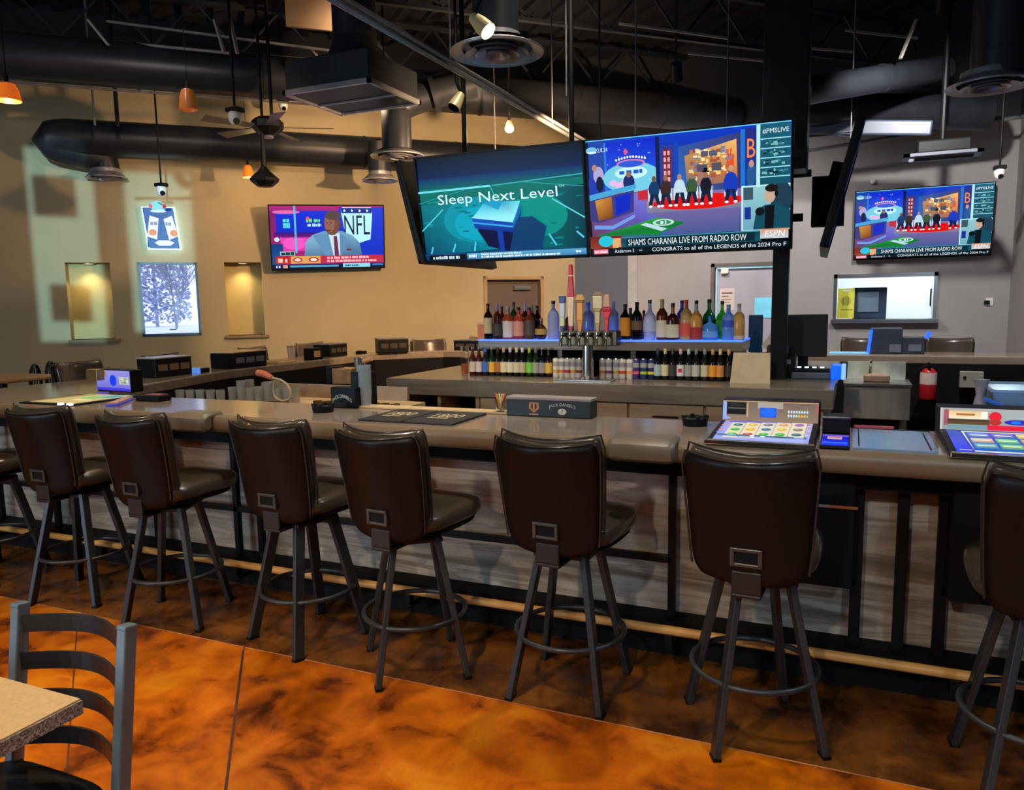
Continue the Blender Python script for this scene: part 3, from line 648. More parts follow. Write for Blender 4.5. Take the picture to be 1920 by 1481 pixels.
# ================================================================== DUCTS
def seams(pts, r, t):      # raised joint bands along a duct
    for i in range(len(pts) - 1):
        a = Vector(pts[i]); b = Vector(pts[i + 1]); L = (b - a).length; d = (b - a).normalized(); k = 1.2
        while k < L:
            bm = NB(); tube(bm, [a + d * (k - .015), a + d * (k + .015)], r + .008, 20); obj('joint_band', bm, M['duct'], t, smooth=True); k += 1.25
def bend(p, q, s, n=8):   # quadratic corner
    p, q, s = Vector(p), Vector(q), Vector(s); return [p * (1 - t) ** 2 + q * 2 * t * (1 - t) + s * t * t for t in [k / n for k in range(n + 1)]]
def duct(label, pts, r, name='air_duct'):
    t = thing(name, label, 'air duct'); bm = NB(); tube(bm, pts, r, 24, cap=True); obj('tube', bm, M['duct'], t, smooth=True)
    seams([pts[0], pts[-1]], r, t)
    return t
def diffuser(parent, c, R, neck=.0, r=.15):
    c = Vector(c)
    bm = NB(); lathe(bm, [(r, .10), (r * 1.02, .06), (R * .92, .012), (R, 0), (R * .985, -.012), (R * .80, .0), (R * .74, .012)], c, 36); obj('diffuser_cone', bm, M['ductrim'], parent, smooth=True)
    for k, f in enumerate((.66, .46, .26)):
        bm = NB(); lathe(bm, [(R * f * .70, .03), (R * f, -.012 - .006 * k), (R * f * 1.02, -.018 - .006 * k), (R * f * .72, .02)], c, 30); obj('diffuser_ring', bm, M['ductrim'], parent, smooth=True)
    bm = NB(); lathe(bm, [(0, .05), (R * .74, .05)], c, 30); obj('diffuser_throat', bm, M['black'], parent)
# long duct parallel to the diagonal wall
def linedir(x, y, z, back, fwd): c = at(x, y, z); return [c - WD * back, c + WD * fwd]
A = linedir(300, 128, 4.15, 5.5, 9.5); A[1] = A[0] + (A[1] - A[0]) * ((11.33 - A[0].y) / (A[1].y - A[0].y))
if A[0].x < -10.4: A[0] = A[1] + (A[0] - A[1]) * ((-10.4 - A[1].x) / (A[0].x - A[1].x))
d_ = A; duct('long thick dark duct crossing the whole ceiling', A, .225)
bm = NB(); a = A[0] + Vector((0, 0, -.30)) + WN * .1; b = linedir(300, 175, 3.9, 2.6, 2.0); tube(bm, [b[0] + Vector((0, 0, .0)), b[1]], .012, 8); tag(obj('conduit', bm, M['steel'], smooth=True), 'thin pale conduit running just below the long thick duct', 'conduit')
# lower duct with an elbow and diffuser at its left end
Bc = at(300, 265, 3.66); p0 = Bc - WD * .95; dl = atd(200, 333, 9.3)
pts = [Bc + WD * 5.2, Bc, p0] + bend(p0, p0 - WD * .52 + Vector((0, 0, -.04)), Vector((dl.x, dl.y, dl.z + .22)))[1:] + [Vector((dl.x, dl.y, dl.z + .08))]
t = thing('air_duct', 'long dark duct along the diagonal wall with a drooping elbow at its left end', 'air duct'); bm = NB(); tube(bm, pts, [.20] * (len(pts) - 4) + [.19, .18, .17, .165], 24); obj('tube', bm, M['duct'], t, smooth=True)
seams([Bc, Bc + WD * 5.2], .20, t); diffuser(t, dl, .235, r=.165)
for (x, y0, y1, r) in ((221, 176, 236, .022), (178, 174, 235, .012)):
    pa = atw(x, y1, 1.1); bm = NB(); tube(bm, [pa, pa + Vector((0, 0, CZ - pa.z))], r, 8); tag(obj('duct_hanger', bm, M['black'] if r > .015 else M['steel'], smooth=True), 'thin %s hanger rod holding the long low duct at its left end' % ('black' if r > .015 else 'pale'), 'hanger rod')
# box plenum with a grille, on a riser
t = thing('plenum_box', 'dark square sheet-metal plenum box with open grille hanging left of centre', 'air plenum', (-4.36, 6.35, 3.6))
bm = NB(); box(bm, -.45, .45, -.42, .42, 0, .27); obj('box', bm, M['duct'], t, bevel=.012)
bm = NB()
for q in ((-.47, .47, -.44, -.41), (-.47, .47, .41, .44), (-.47, -.44, -.44, .44), (.44, .47, -.44, .44)): box(bm, *q, -.03, .012)
obj('grille_rim', bm, M['ductrim'], t)
bm = NB(); box(bm, -.43, .43, -.41, .41, -.012, -.002); obj('filter_mesh', bm, M['black'], t)
bm = NB(); bar(bm, (-.43, .05, -.02), (.43, .05, -.02), .015, .015); obj('grille_bar', bm, M['ductrim'], t)
bm = NB(); tube(bm, [(.05, -.02, .27), (.05, -.02, CZ - 3.6)], .20, 20); obj('riser', bm, M['duct'], t, smooth=True)
bm = NB(); lathe(bm, [(.30, .27), (.22, .42), (.20, .50)], (.05, -.02, 0), 20); obj('riser_collar', bm, M['duct'], t, smooth=True)
# elbow duct down to a diffuser in the middle
c = atd(745, 292, 8.1); q0 = atd(838, 168, 8.1)
up = Vector((c.x, c.y, c.z + .45))
pts = [q0 + (q0 - atd(800, 178, 8.1)).normalized() * .3, q0] + bend(q0, atd(748, 190, 8.1), up)[1:] + [Vector((c.x, c.y, c.z + .06))]
t = thing('air_duct', 'curved elbow duct dropping to a round diffuser beside the plenum box', 'air duct'); bm = NB(); tube(bm, pts, .155, 24); obj('tube', bm, M['duct'], t, smooth=True)
bm = NB(); d = (pts[3] - pts[2]).normalized(); tube(bm, [pts[2], pts[2] + d * .05], .20, 24); obj('collar', bm, M['duct'], t, smooth=True); diffuser(t, c, .28, r=.15)
# small diffuser under the low duct
c = atd(713, 338, 9.6); t = thing('air_diffuser', 'small dark round diffuser below the low duct, left of the hanging screens', 'air diffuser'); bm = NB(); tube(bm, [c + Vector((0, 0, .05)), c + Vector((0, 0, .45))], .14, 20); obj('neck', bm, M['duct'], t, smooth=True); diffuser(t, c, .225, r=.14)
# large diffusers near the top edge
c = atd(932, 97, 4.9); t = thing('air_diffuser', 'large round diffuser with a lit spotlight, top centre of the photo', 'air diffuser'); bm = NB(); tube(bm, [c + Vector((0, 0, .06)), Vector((c.x, c.y, CZ))], .14, 24); obj('neck', bm, M['duct'], t, smooth=True); diffuser(t, c, .30, r=.15)
c = atd(1856, 160, 5.8); t = thing('air_diffuser', 'large round diffuser on a wide neck at the top right edge', 'air diffuser'); bm = NB(); tube(bm, [c + Vector((.06, 0, .06)), Vector((c.x + .06, c.y, CZ))], .20, 24); obj('neck', bm, M['duct'], t, smooth=True); diffuser(t, c, .30, r=.2)
c = atd(1600, 249, 8.6); t = thing('air_diffuser', 'small pale ring diffuser right of the hanging screens', 'air diffuser'); bm = NB(); tube(bm, [c + Vector((0, 0, .05)), c + Vector((0, 0, .30))], .10, 20); obj('neck', bm, M['duct'], t, smooth=True); diffuser(t, c, .16, r=.1)
# ducts on the right
duct('dark duct rising to the right behind the hanging screens', [atd(1500, 172, 7.2), atd(1770, 128, 8.2)], .13)
duct('wide black duct with a round end at the upper right', [atd(1500, 205, 8.6), atd(1850, 212, 8.6)], .185)
bm = NB(); a = aty(1512, 238, 9.6); b = aty(1748, 240, 9.6); bar(bm, a, b, .05, .16); tag(obj('pale_duct_strip', bm, mat('pale_blue_grey_duct', hx(74, 84, 104), .4), bevel=.02), 'pale blue-grey duct strip below the black duct, upper right', 'duct')
bm = NB(); a = aty(1500, 285, 10.6); b = aty(1920, 218, 10.6); tube(bm, [a, b], .022, 8); tag(obj('cable_conduit', bm, M['steel'], smooth=True), 'long thin conduit sloping up to the right edge above the wall television', 'conduit')
t = thing('hanging_fixture', 'black fixture on a pale rectangular frame above the right wall television', 'ceiling fixture', aty(1765, 292, 9.4))
bm = NB()
for q in ((-.36, .36, -.2, -.15), (-.36, .36, .15, .2), (-.36, -.30, -.2, .2), (.30, .36, -.2, .2)): box(bm, *q, -.015, .015)
obj('frame', bm, mat('pale_fixture_frame', hx(92, 98, 112), .4), t)
obj('body', B(-.24, .26, -.14, .14, .015, .15), M['black'], t, bevel=.02); bm = NB(); tube(bm, [(0, 0, .15), (0, 0, CZ - aty(1765, 292, 9.4).z)], .03, 10); obj('stem', bm, M['black'], t)
# track rails from above the viewer to the screens
t = thing('track_rail', 'long slim metal lighting track crossing the ceiling down to the hanging screens', 'lighting track', (-2.64, 0, 3.3))
bm = NB(); tube(bm, [(0, 1.5, 0), (0, 8.2, 0)], .020, 10); obj('rail', bm, mat('pewter_rail', (.22, .24, .24), .3, metal=.8), t, smooth=True)
bm = NB(); tube(bm, [(.055, 1.5, .01), (.055, 8.2, .01)], .014, 10); obj('side_rail', bm, M['steel'], t, smooth=True)
for y in (3.0, 5.0, 7.0):
    bm = NB(); tube(bm, [(0.02, y, 0), (0.02, y, CZ - 3.3)], .006, 8); obj('hanger', bm, M['steel'], t)
def spot(label, x, y, dep, aim_px, lit, sc=1.0):
    c = atd(x, y, dep); a = atd(*aim_px, dep - .1); d = (a - c).normalized()
    t = thing('track_spotlight', label, 'spotlight', c)
    bm = NB(); tube(bm, [-d * .07 * sc, d * .0, d * .06 * sc], [.030 * sc, .045 * sc, .05 * sc], 18); obj('head', bm, mat('ivory_lamp_head', hx(190, 176, 130), .35, metal=.2), t, smooth=True)
    bm = NB(); tube(bm, [-d * .07 * sc, Vector((0, 0, .14 * sc)), Vector((0, 0, CZ - c.z))], [.014 * sc, .014 * sc, .006], 8); obj('yoke', bm, M['black'], t)
    bm = NB(); tube(bm, [d * .055 * sc, d * .065 * sc], .046 * sc, 18); obj('lens', bm, M['bulb'] if lit else M['screenoff'], t)
    return c, d
spot('unlit ivory spotlight on the track left of the hanging screens', 857, 190, 5.9, (800, 290), False)
spot('small lit bulb spotlight glowing above the left hanging screen', 955, 236, 8.4, (955, 250), True, 1.0)
lamp('POINT', 'bulb_lamp', atd(955, 246, 8.3), 22, (1, .72, .38), .04)
spot('lit spotlight head in front of the large centre diffuser', 902, 46, 3.6, (1010, 150), True, .85)
# ceiling fan with box lantern
fc = atd(502, 240, 8.1); t = thing('ceiling_fan', 'black ceiling fan with slim blades on twin rods', 'ceiling fan', fc)
bm = NB(); lathe(bm, [(0, .10), (.12, .10), (.165, .06), (.165, -.0), (.12, -.05), (.07, -.075), (0, -.08)], n=8); obj('motor', bm, M['black'], t, bevel=.006)
bm = NB(); tube(bm, [(-.07, 0, .1), (-.07, 0, CZ - fc.z)], .015, 8); obj('rod', bm, M['black'], t)
bm = NB(); tube(bm, [(.06, 0, .1), (.06, 0, CZ - fc.z)], .018, 8); obj('rod', bm, M['black'], t)
for k in range(5):
    an = 2 * math.pi * k / 5 + .55; d = Vector((math.cos(an), math.sin(an), 0)); n = Vector((-d.y, d.x, .22))
    bm = NB(); r1 = d * .16; r2 = d * .68
    v = [bm.verts.new(q) for q in (r1 - n * .045, r2 - n * .07, r2 + n * .07, r1 + n * .045)]; v2 = [bm.verts.new(x.co + Vector((0, 0, .008))) for x in v]
    bm.faces.new(v[::-1]); bm.faces.new(v2)
    for i in range(4): bm.faces.new((v[i], v[(i + 1) % 4], v2[(i + 1) % 4], v2[i]))
    obj('blade', bm, mat('dark_fan_blade', (.05, .05, .06), .35), t)
bm = NB(); lathe(bm, [(0, -.08), (.05, -.08), (.055, -.10), (0, -.11)], n=16); obj('cap', bm, M['ductrim'], t, smooth=True)
c = atd(496, 335, 8.05); t = thing('pendant_lantern', 'black faceted pendant shade on a stem below the ceiling fan', 'pendant lamp', c)
bm = NB(); lathe(bm, [(0, .14), (.022, .13), (.06, .08), (.15, .0), (.14, -.03), (.08, -.08), (0, -.085)], n=8); obj('shade', bm, M['black'], t)
bm = NB(); tube(bm, [(0, 0, .12), (0, 0, fc.z - .08 - c.z)], [.028, .018], 10); obj('stem', bm, M['black'], t)
# amber pendants
def pendant(label, x, y, dep, lit, r=.07, h=.16):
    c = atd(x, y, dep); t = thing('pendant_lamp', label, 'pendant lamp', c, 0, 'amber glass pendant lamps')
    bm = NB(); lathe(bm, [(.015, h / 2), (r * .6, h * .42), (r * .85, h * .1), (r, -h / 2), (r * .96, -h / 2), (r * .8, h * .08), (r * .5, h * .36)], n=20); obj('lamp_shade', bm, M['amberlit'] if lit else M['amber'], t, smooth=True)
    bm = NB(); tube(bm, [(0, 0, h / 2), (0, 0, h / 2 + .05)], .014, 10); obj('socket', bm, M['black'], t)
    bm = NB(); tube(bm, [(0, 0, h / 2 + .04), (0, 0, CZ - c.z)], .003, 6); obj('cord', bm, M['black'], t)
    bm = NB(); lathe(bm, [(0, .02), (.02, 0), (.02, -.04), (0, -.055)], n=12); obj('bulb', bm, M['bulb'], t, smooth=True)
    if lit: lamp('POINT', 'pendant_bulb', c + Vector((0, 0, -h / 2 - .03)), 8, (1, .6, .25), .03)
pendant('amber glass pendant against the long thick duct', 352, 186, 6.0, False)
pendant('small glowing orange pendant in front of the diagonal wall, left of the pendant lantern', 465, 321, 9.4, True, .065, .15)
pendant('amber pendant with warm rim cut off at the upper left edge', 14, 172, 5.2, True, .08, .12)
# security cameras
def cam_dome(label, x, y, dep, ytop):
    c = atd(x, y, dep); t = thing('security_camera', label, 'security camera', c, 0, 'white security cameras on ceiling rods')
    bm = NB(); tube(bm, [(0, 0, .07), (0, 0, CZ - c.z)], .010, 8); obj('rod', bm, M['black'], t)
    obj('mount', B(-.06, .06, -.05, .05, .045, .085), M['black'], t, bevel=.01)
    bm = NB(); lathe(bm, [(0, .05), (.045, .05), (.055, .02), (.050, -.02), (.03, -.05), (0, -.055)], n=20); obj('housing', bm, M['white'], t, smooth=True)
    bm = NB(); d = (EYE - c).normalized() * .8 + Vector((.25, 0, -.5)); d.normalize(); lathe(bm, [(0, 0)], (0, 0, 0)) if False else tube(bm, [d * .03, d * .058], .026, 14); obj('lens', bm, M['screenoff'], t)
cam_dome('white security camera on a rod left of the ceiling fan', 441, 222, 6.2, 0)
cam_dome('white security camera on a rod just above the backlit beer sign', 303, 358, 8.6, 0)
cam_dome('white security camera on a rod at the right wall television corner', 1874, 326, 8.2, 0)
cam_dome('tiny white camera on a rod right of the ceiling fan', 531, 200, 9.6, 0)
# fittings on the wall, small hangers
for i, (x, y, dep, lab) in enumerate(((1192, 100, 6.5, 'thin steel hanger rod above the right hanging screen'), (1062, 150, 6.0, 'thin steel hanger rod above the joint of the two hanging screens'), (1597, 200, 8.0, 'thin steel hanger rod above the small ring diffuser'), (1365, 100, 7.0, 'thin steel hanger rod left of the black column'), (927, 200, 8.0, 'thin steel hanger rod above the left hanging screen'))):
    c = atd(x, y, dep); bm = NB(); tube(bm, [(c.x, c.y, 3.05 + .2 * (i % 2)), (c.x, c.y, CZ)], .007, 8); tag(obj('hanger_rod', bm, M['steel'], smooth=True), lab, 'hanger rod')
# sloping braces among the joists
for (p, q, dep, lab) in (((165, 37), (203, 84), 7.5, 'pale steel brace sloping down at the upper left'), ((402, 37), (420, 98), 7.5, 'left of two pale steel braces above the long duct'), ((432, 37), (445, 100), 7.5, 'right of two pale steel braces above the long duct'), ((1718, 37), (1688, 110), 7.5, 'grey steel brace leaning at the upper right')):
    bm = NB(); bar(bm, atd(*p, dep), atd(*q, dep), .03, .02); tag(obj('steel_brace', bm, mat('pale_brace', hx(150, 146, 140), .45, metal=.3)), lab, 'brace')
for (p, q, z, dep, lab) in (((200, 40), (620, 95), 0, 8.2, 'upper of two thin pale rods crossing the upper left ceiling'), ((70, 65), (430, 100), 0, 7.9, 'lower of two thin pale rods crossing the upper left ceiling'), ((1160, 44), (1366, 72), 0, 8, 'thin pale rod left of the black column near the top edge'), ((1290, 100), (1440, 115), 0, 8.5, 'thin pale rod touching the black column'), ((1512, 90), (1600, 97), 0, 8.5, 'short thin rod right of the black column'), ((1585, 57), (1720, 72), 0, 8, 'thin pale rod at the upper right beside the leaning brace')):
    bm = NB(); bar(bm, atd(*p, dep), atd(*q, dep), .022, .022); tag(obj('ceiling_rod', bm, mat('grey_rod', hx(128, 124, 120), .45, metal=.3)), lab, 'ceiling rod')
t = tag(obj('ceiling_panel', (lambda b: (box(b, -.3, .3, -.02, .02, -.14, .2), b)[1])(NB()), mat('beige_panel', hx(96, 80, 64), .7)), 'small beige panel among the joists at the top left of centre', 'panel'); t.location = atd(588, 30, 8.5); t.rotation_euler = (0, 0, WROT)

# ================================================================== TELEVISIONS
def tv(label, w, h, th=.05, name='television', bez=.014, chin=.022, br=.08):
    t = thing(name, label, 'television')
    obj('housing', B(-w / 2, w / 2, .012, th, -h / 2, h / 2), M['black'], t, bevel=.006)
    bm = NB()
    for q in ((-w / 2, w / 2, -h / 2, -h / 2 + chin), (-w / 2, w / 2, h / 2 - bez, h / 2), (-w / 2, -w / 2 + bez, -h / 2, h / 2), (w / 2 - bez, w / 2, -h / 2, h / 2)): box(bm, q[0], q[1], -.008, .014, q[2], q[3])
    obj('bezel', bm, M['black'], t)
    obj('wall_bracket', B(-.22, .22, th, th + br, -.2, .2), M['blackm'], t)
    return t, (-w / 2 + bez, .008, -h / 2 + chin), (w - 2 * bez, h - bez - chin)
# --- picture: studio talk show
def pic_show(w, h):
    p = Pic(w, h, .0003); b1, b2 = (16, 60, 200), (8, 26, 120)
    p.rect(0, 0, 1, .5, b1, b2); p.rect(0, .42, .86, .86, (150, 116, 176), (70, 90, 150))
    p.poly([(0, .5), (.25, .5), (.42, .85), (0, .85)], [(130, 80, 170), (120, 120, 220), (70, 90, 190), (110, 60, 90)])
    p.rect(.3, .56, .78, .66, (170, 140, 150), (120, 124, 160))
    p.rect(.08, .03, .36, .44, (12, 40, 210), (30, 90, 230)); p.rect(0, .0, .09, .46, (24, 70, 170), (40, 70, 170)); p.rect(.085, .03, .095, .46, (30, 130, 230))
    for k in range(14): p.ell(.1 + .26 * p.seed.random(), .05 + .2 * p.seed.random(), .003, .006, (150, 190, 255), 6)
    p.ell(.225, .34, .15, .13, (120, 210, 235)); p.ell(.225, .30, .085, .055, (200, 250, 255)); p.ell(.225, .22, .075, .035, (230, 120, 170)); p.ell(.225, .225, .065, .028, (40, 90, 220))
    for k in range(11): p.ell(.15 + .15 * k / 10, .185 - .02 * math.sin(math.pi * k / 10), .006, .011, (240, 240, 255), 8)
    p.poly([(.19, .12), (.2, .09), (.215, .12), (.2, .15)], (240, 90, 140)); p.bars(.165, .275, .285, .31, (30, 90, 200))
    for k in range(4): p.ell(.13 + .03 * k, .38 + .02 * (k % 2), .02, .03, (235, 190, 235), 10)
    p.rect(.355, .02, .375, .46, (10, 24, 80)); p.rect(.375, .1, .45, .46, (40, 60, 150)); p.rect(.392, .13, .432, .42, (120, 40, 50))
    for j in range(5):
        for i in range(2): p.rect(.396 + .019 * i, .145 + .055 * j, .408 + .019 * i, .18 + .055 * j, (236, 170, 170))
    p.rect(.45, .08, .47, .5, (20, 70, 190)); p.poly([(.47, .12), (.77, .05), (.77, .5), (.47, .5)], [(50, 90, 170), (60, 60, 120), (60, 50, 90), (40, 110, 190)])
    p.poly([(.50, .20), (.75, .10), (.755, .44), (.51, .46)], [(190, 140, 90), (250, 190, 110), (190, 110, 60), (120, 110, 130)])
    p.specks(.52, .14, .74, .42, 90, [(250, 214, 130), (214, 120, 40), (170, 90, 60), (255, 236, 180), (120, 130, 160)], .022, .035)
    p.bars(.58, .17, .66, .22, (90, 90, 110)); p.bars(.56, .27, .68, .34, (86, 80, 96)); p.specks(.70, .14, .745, .38, 20, [(250, 60, 40), (220, 90, 50)], .008, .05)
    p.rect(.77, .03, .79, .5, (30, 120, 220)); p.rect(.79, .03, .845, .5, (40, 44, 130), (20, 60, 160)); p.text('B', .80, .11, .838, .26, (255, 140, 60)); p.ell(.82, .40, .022, .10, (40, 90, 150)); p.ell(.82, .31, .012, .03, (200, 150, 130))
    # desk left with presenter
    p.poly([(0, .33), (.07, .30), (.07, .46), (0, .5)], (30, 60, 180)); p.ell(.055, .30, .028, .075, (180, 170, 220)); p.ell(.035, .235, .014, .028, (190, 140, 110)); p.ell(.06, .38, .02, .07, (16, 24, 60))
    p.ell(.215, .38, .03, .07, (20, 40, 110)); p.ell(.215, .315, .013, .026, (150, 110, 90))
    p.poly([(0, .47), (.25, .40), (.25, .44), (0, .52)], (70, 170, 220)); p.poly([(0, .52), (.24, .45), (.235, .64), (.05, .72), (0, .70)], (60, 60, 130)); p.poly([(.03, .52), (.12, .495), (.125, .68), (.045, .70)], [(214, 150, 60), (190, 110, 40), (120, 56, 20), (150, 80, 30)]); p.poly([(.14, .50), (.225, .47), (.215, .62), (.14, .665)], (10, 40, 200))
    p.poly([(.02, .74), (.12, .75), (.24, .66), (.24, .69), (.12, .785), (.02, .775)], (110, 160, 235))
    # rug, chairs, people
    p.ell(.56, .585, .225, .065, (232, 18, 12), 36); p.rect(.26, .46, .32, .54, (200, 40, 60))
    for k, (u, cc, hh) in enumerate(((.345, (16, 60, 110), (120, 80, 60)), (.405, (60, 40, 40), (150, 110, 80)), (.475, (200, 225, 240), (180, 140, 120)), (.535, (60, 90, 60), (150, 120, 90)), (.605, (20, 26, 40), (160, 110, 80)), (.725, (24, 60, 190), (200, 160, 130)))):
        p.rect(u - .032, .46, u - .02, .56, (200, 230, 240)); p.rect(u + .02, .46, u + .032, .56, (200, 230, 240)); p.ell(u, .46, .028 if k < 5 else .036, .075 if k < 5 else .10, cc, 14)
        p.ell(u, .37 if k < 5 else .33, .011, .026, hh, 10); p.poly([(u - .02, .5), (u + .0, .5), (u - .012, .60), (u - .03, .60)], (16, 30, 60)); p.poly([(u + .0, .5), (u + .02, .5), (u + .03, .60), (u + .014, .60)], (20, 36, 70)); p.ell(u - .02, .605, .01, .012, (240, 240, 250), 8); p.ell(u + .022, .605, .01, .012, (240, 240, 250), 8)
    p.rect(.588, .335, .622, .347, (10, 10, 16)); p.rect(.596, .31, .614, .34, (10, 10, 16))
    # green mat with white crest
    p.poly([(.02, .84), (.36, .70), (.5, .755), (.36, .85)], [(20, 120, 60), (40, 170, 50), (10, 120, 40), (10, 140, 60)]); p.ell(.39, .745, .055, .03, (190, 235, 220), 20); p.ell(.39, .745, .04, .02, (60, 150, 110), 20); p.poly([(.27, .755), (.30, .74), (.41, .80), (.38, .82)], (190, 225, 235)); p.bars(.375, .73, .405, .76, (220, 245, 240))
    # inset speaker
    p.rect(.775, .485, 1, .855, (200, 250, 255)); p.rect(.782, .495, .998, .85, (150, 206, 214), (110, 170, 190)); p.rect(.785, .5, .83, .6, (60, 90, 100)); p.rect(.79, .66, .82, .76, (30, 50, 150)); p.ell(.96, .6, .05, .14, (30, 60, 80)); p.poly([(.83, .85), (.845, .69), (.885, .65), (.95, .64), (.985, .68), (1, .70), (1, .85)], (18, 76, 96)); p.poly([(.885, .66), (.93, .65), (.925, .85), (.885, .85)], (12, 16, 24)); p.ell(.908, .57, .026, .065, (205, 170, 150), 18); p.ell(.915, .515, .030, .032, (26, 22, 24), 16); p.ell(.937, .56, .008, .03, (16, 18, 20), 10); p.ell(.862, .70, .022, .035, (12, 20, 24), 12)
    # right column
    p.rect(.845, 0, .862, .5, (190, 245, 255)); p.rect(.862, 0, 1, .485, (26, 96, 120), (20, 84, 104)); p.text('#PMSLIVE', .872, .045, .99, .085, (230, 250, 250))
    for k in range(5): p.rect(.864, .12 + .075 * k, .998, .128 + .075 * k, (170, 240, 250)); p.rect(.925, .135 + .075 * k, .93, .19 + .075 * k, (130, 220, 230)) if k in (1, 3) else None
    for k in range(4): p.specks(.87, .14 + .075 * k, .99, .185 + .075 * k, 16, [(60, 130, 140), (120, 190, 190), (16, 50, 70)], .02, .02)
    p.rect(0, 0, 1, .008, (120, 210, 250)); p.ell(.03, .085, .03, .03, (120, 200, 225)); p.rect(.01, .095, .055, .11, (240, 250, 255)); p.text('2.8.24', .062, .07, .115, .105, (235, 245, 255))
    # lower third
    p.rect(0, .84, .17, .95, (120, 30, 34), (150, 60, 40)); p.rect(.12, .86, .165, .94, (226, 170, 130)); p.ell(.085, .885, .04, .05, (40, 200, 225)); p.poly([(.13, .86), (.16, .87), (.15, .95), (.12, .95)], (230, 180, 110)) 
    p.rect(.17, .86, .87, .945, (6, 66, 84), (10, 92, 110)); p.rect(.17, .857, .87, .864, (60, 160, 180)); p.rect(.195, .87, .84, .94, (5, 40, 54)); p.text('SHAMS CHARANIA LIVE FROM RADIO ROW', .205, .877, .80, .932, (240, 250, 250))
    p.rect(.865, .845, .995, .925, (216, 150, 110), (200, 214, 220)); p.text('ESPN', .885, .86, .975, .91, (245, 252, 255), slant=.06)
    p.rect(0, .948, 1, 1, (6, 18, 30)); p.rect(.015, .955, .095, .998, (240, 120, 140)); p.bars(.02, .967, .09, .987, (255, 225, 230)); p.text('Anderson 3', .13, .962, .235, .992, (220, 235, 240)); p.rect(.262, .975, .278, .981, (220, 235, 240)); p.text('CONGRATS to all of the LEGENDS of the 2024 Pro F', .33, .958, .985, .992, (225, 240, 245))
    return p
def pic_bed(w, h):
    p = Pic(w, h, .0003); p.rect(0, 0, 1, .26, (2, 6, 22), (6, 40, 90)); p.rect(0, .20, 1, .34, (6, 46, 110), (0, 110, 100)); p.rect(0, .30, 1, 1, (0, 118, 106), (0, 60, 90))
    # turf tones
    p.poly([(0, .45), (.5, .4), (.6, .9), (0, .95)], [(0, 120, 130), (0, 130, 128), (0, 150, 176), (0, 66, 100)]); p.poly([(.5, .4), (1, .36), (1, .95), (.6, .9)], [(0, 130, 120), (0, 70, 84), (0, 50, 70), (0, 124, 130)])
    p.ell(.36, .62, .22, .22, (0, 150, 170)); p.ell(.36, .66, .15, .16, (0, 168, 196)); p.ell(.72, .62, .18, .2, (0, 146, 134))
    for k in range(60): u, v = p.seed.uniform(.02, .98), p.seed.uniform(.42, .9); p.ell(u, v, p.seed.uniform(.01, .03), .008, p.seed.choice([(0, 136, 150), (0, 112, 116), (0, 150, 160)]), 8)
    p.line((0, .325), (.46, .31), .014, (120, 230, 250)); p.line((.47, .31), (1, .27), .008, (60, 180, 190)); p.line((.46, .31), (.48, .4), .007, (70, 190, 200)); p.line((.3, .33), (0, .43), .006, (30, 160, 170)); p.line((.66, .30), (1, .38), .006, (40, 160, 170))
    p.line((.15, .5), (0, .70), .010, (90, 210, 220)); p.line((.82, .47), (1, .66), .010, (100, 215, 225)); p.line((.06, .43), (.3, .4), .005, (50, 180, 190))
    for (a, b_) in (((.06, .86), (.045, .93)), ((.21, .84), (.19, .92)), ((.34, .83), (.33, .92)), ((.49, .86), (.50, .93)), ((.64, .80), (.665, .90)), ((.79, .79), (.83, .90)), ((.95, .78), (.99, .84))): p.line(a, b_, .014, (90, 200, 235))
    p.poly([(.36, .72), (.38, .66), (.58, .72), (.60, .78), (.56, .94), (.42, .88)], (4, 10, 60)); p.poly([(.60, .62), (.70, .62), (.78, .72), (.74, .94), (.55, .93)], (4, 60, 110)); p.poly([(.48, .72), (.515, .72), (.52, .93), (.49, .93)], (10, 60, 170))
    p.poly([(.33, .60), (.58, .66), (.58, .76), (.345, .70)], [(10, 90, 200), (10, 80, 190), (8, 40, 140), (8, 50, 150)]); p.poly([(.58, .66), (.635, .48), (.635, .60), (.58, .76)], [(20, 130, 200), (20, 120, 190), (6, 40, 130), (6, 30, 110)]); p.line((.335, .645), (.58, .705), .012, (60, 170, 235))
    p.poly([(.33, .60), (.36, .56), (.41, .47), (.52, .46), (.635, .47), (.60, .60), (.58, .665)], [(150, 240, 250), (120, 230, 245), (40, 190, 225), (20, 150, 200), (110, 230, 240), (150, 245, 250), (170, 250, 255)])
    p.poly([(.41, .47), (.47, .45), (.53, .46), (.50, .54)], (20, 160, 205))
    p.text('Sleep Next Level', .125, .36, .855, .485, (225, 252, 252)); p.text('TM', .865, .355, .895, .375, (200, 240, 245))
    p.rect(0, .93, 1, 1, (20, 70, 120), (10, 40, 80)); p.rect(.03, .945, .27, .995, (2, 8, 20)); p.bars(.055, .955, .23, .985, (200, 225, 235)); p.rect(.28, .938, 1, .995, (90, 170, 215), (60, 130, 180)); p.bars(.37, .945, .62, .962, (225, 245, 250)); p.bars(.37, .968, .85, .988, (225, 245, 250)); p.bars(.29, .95, .34, .98, (225, 245, 250)); p.bars(.94, .952, .97, .975, (225, 245, 250))
    return p
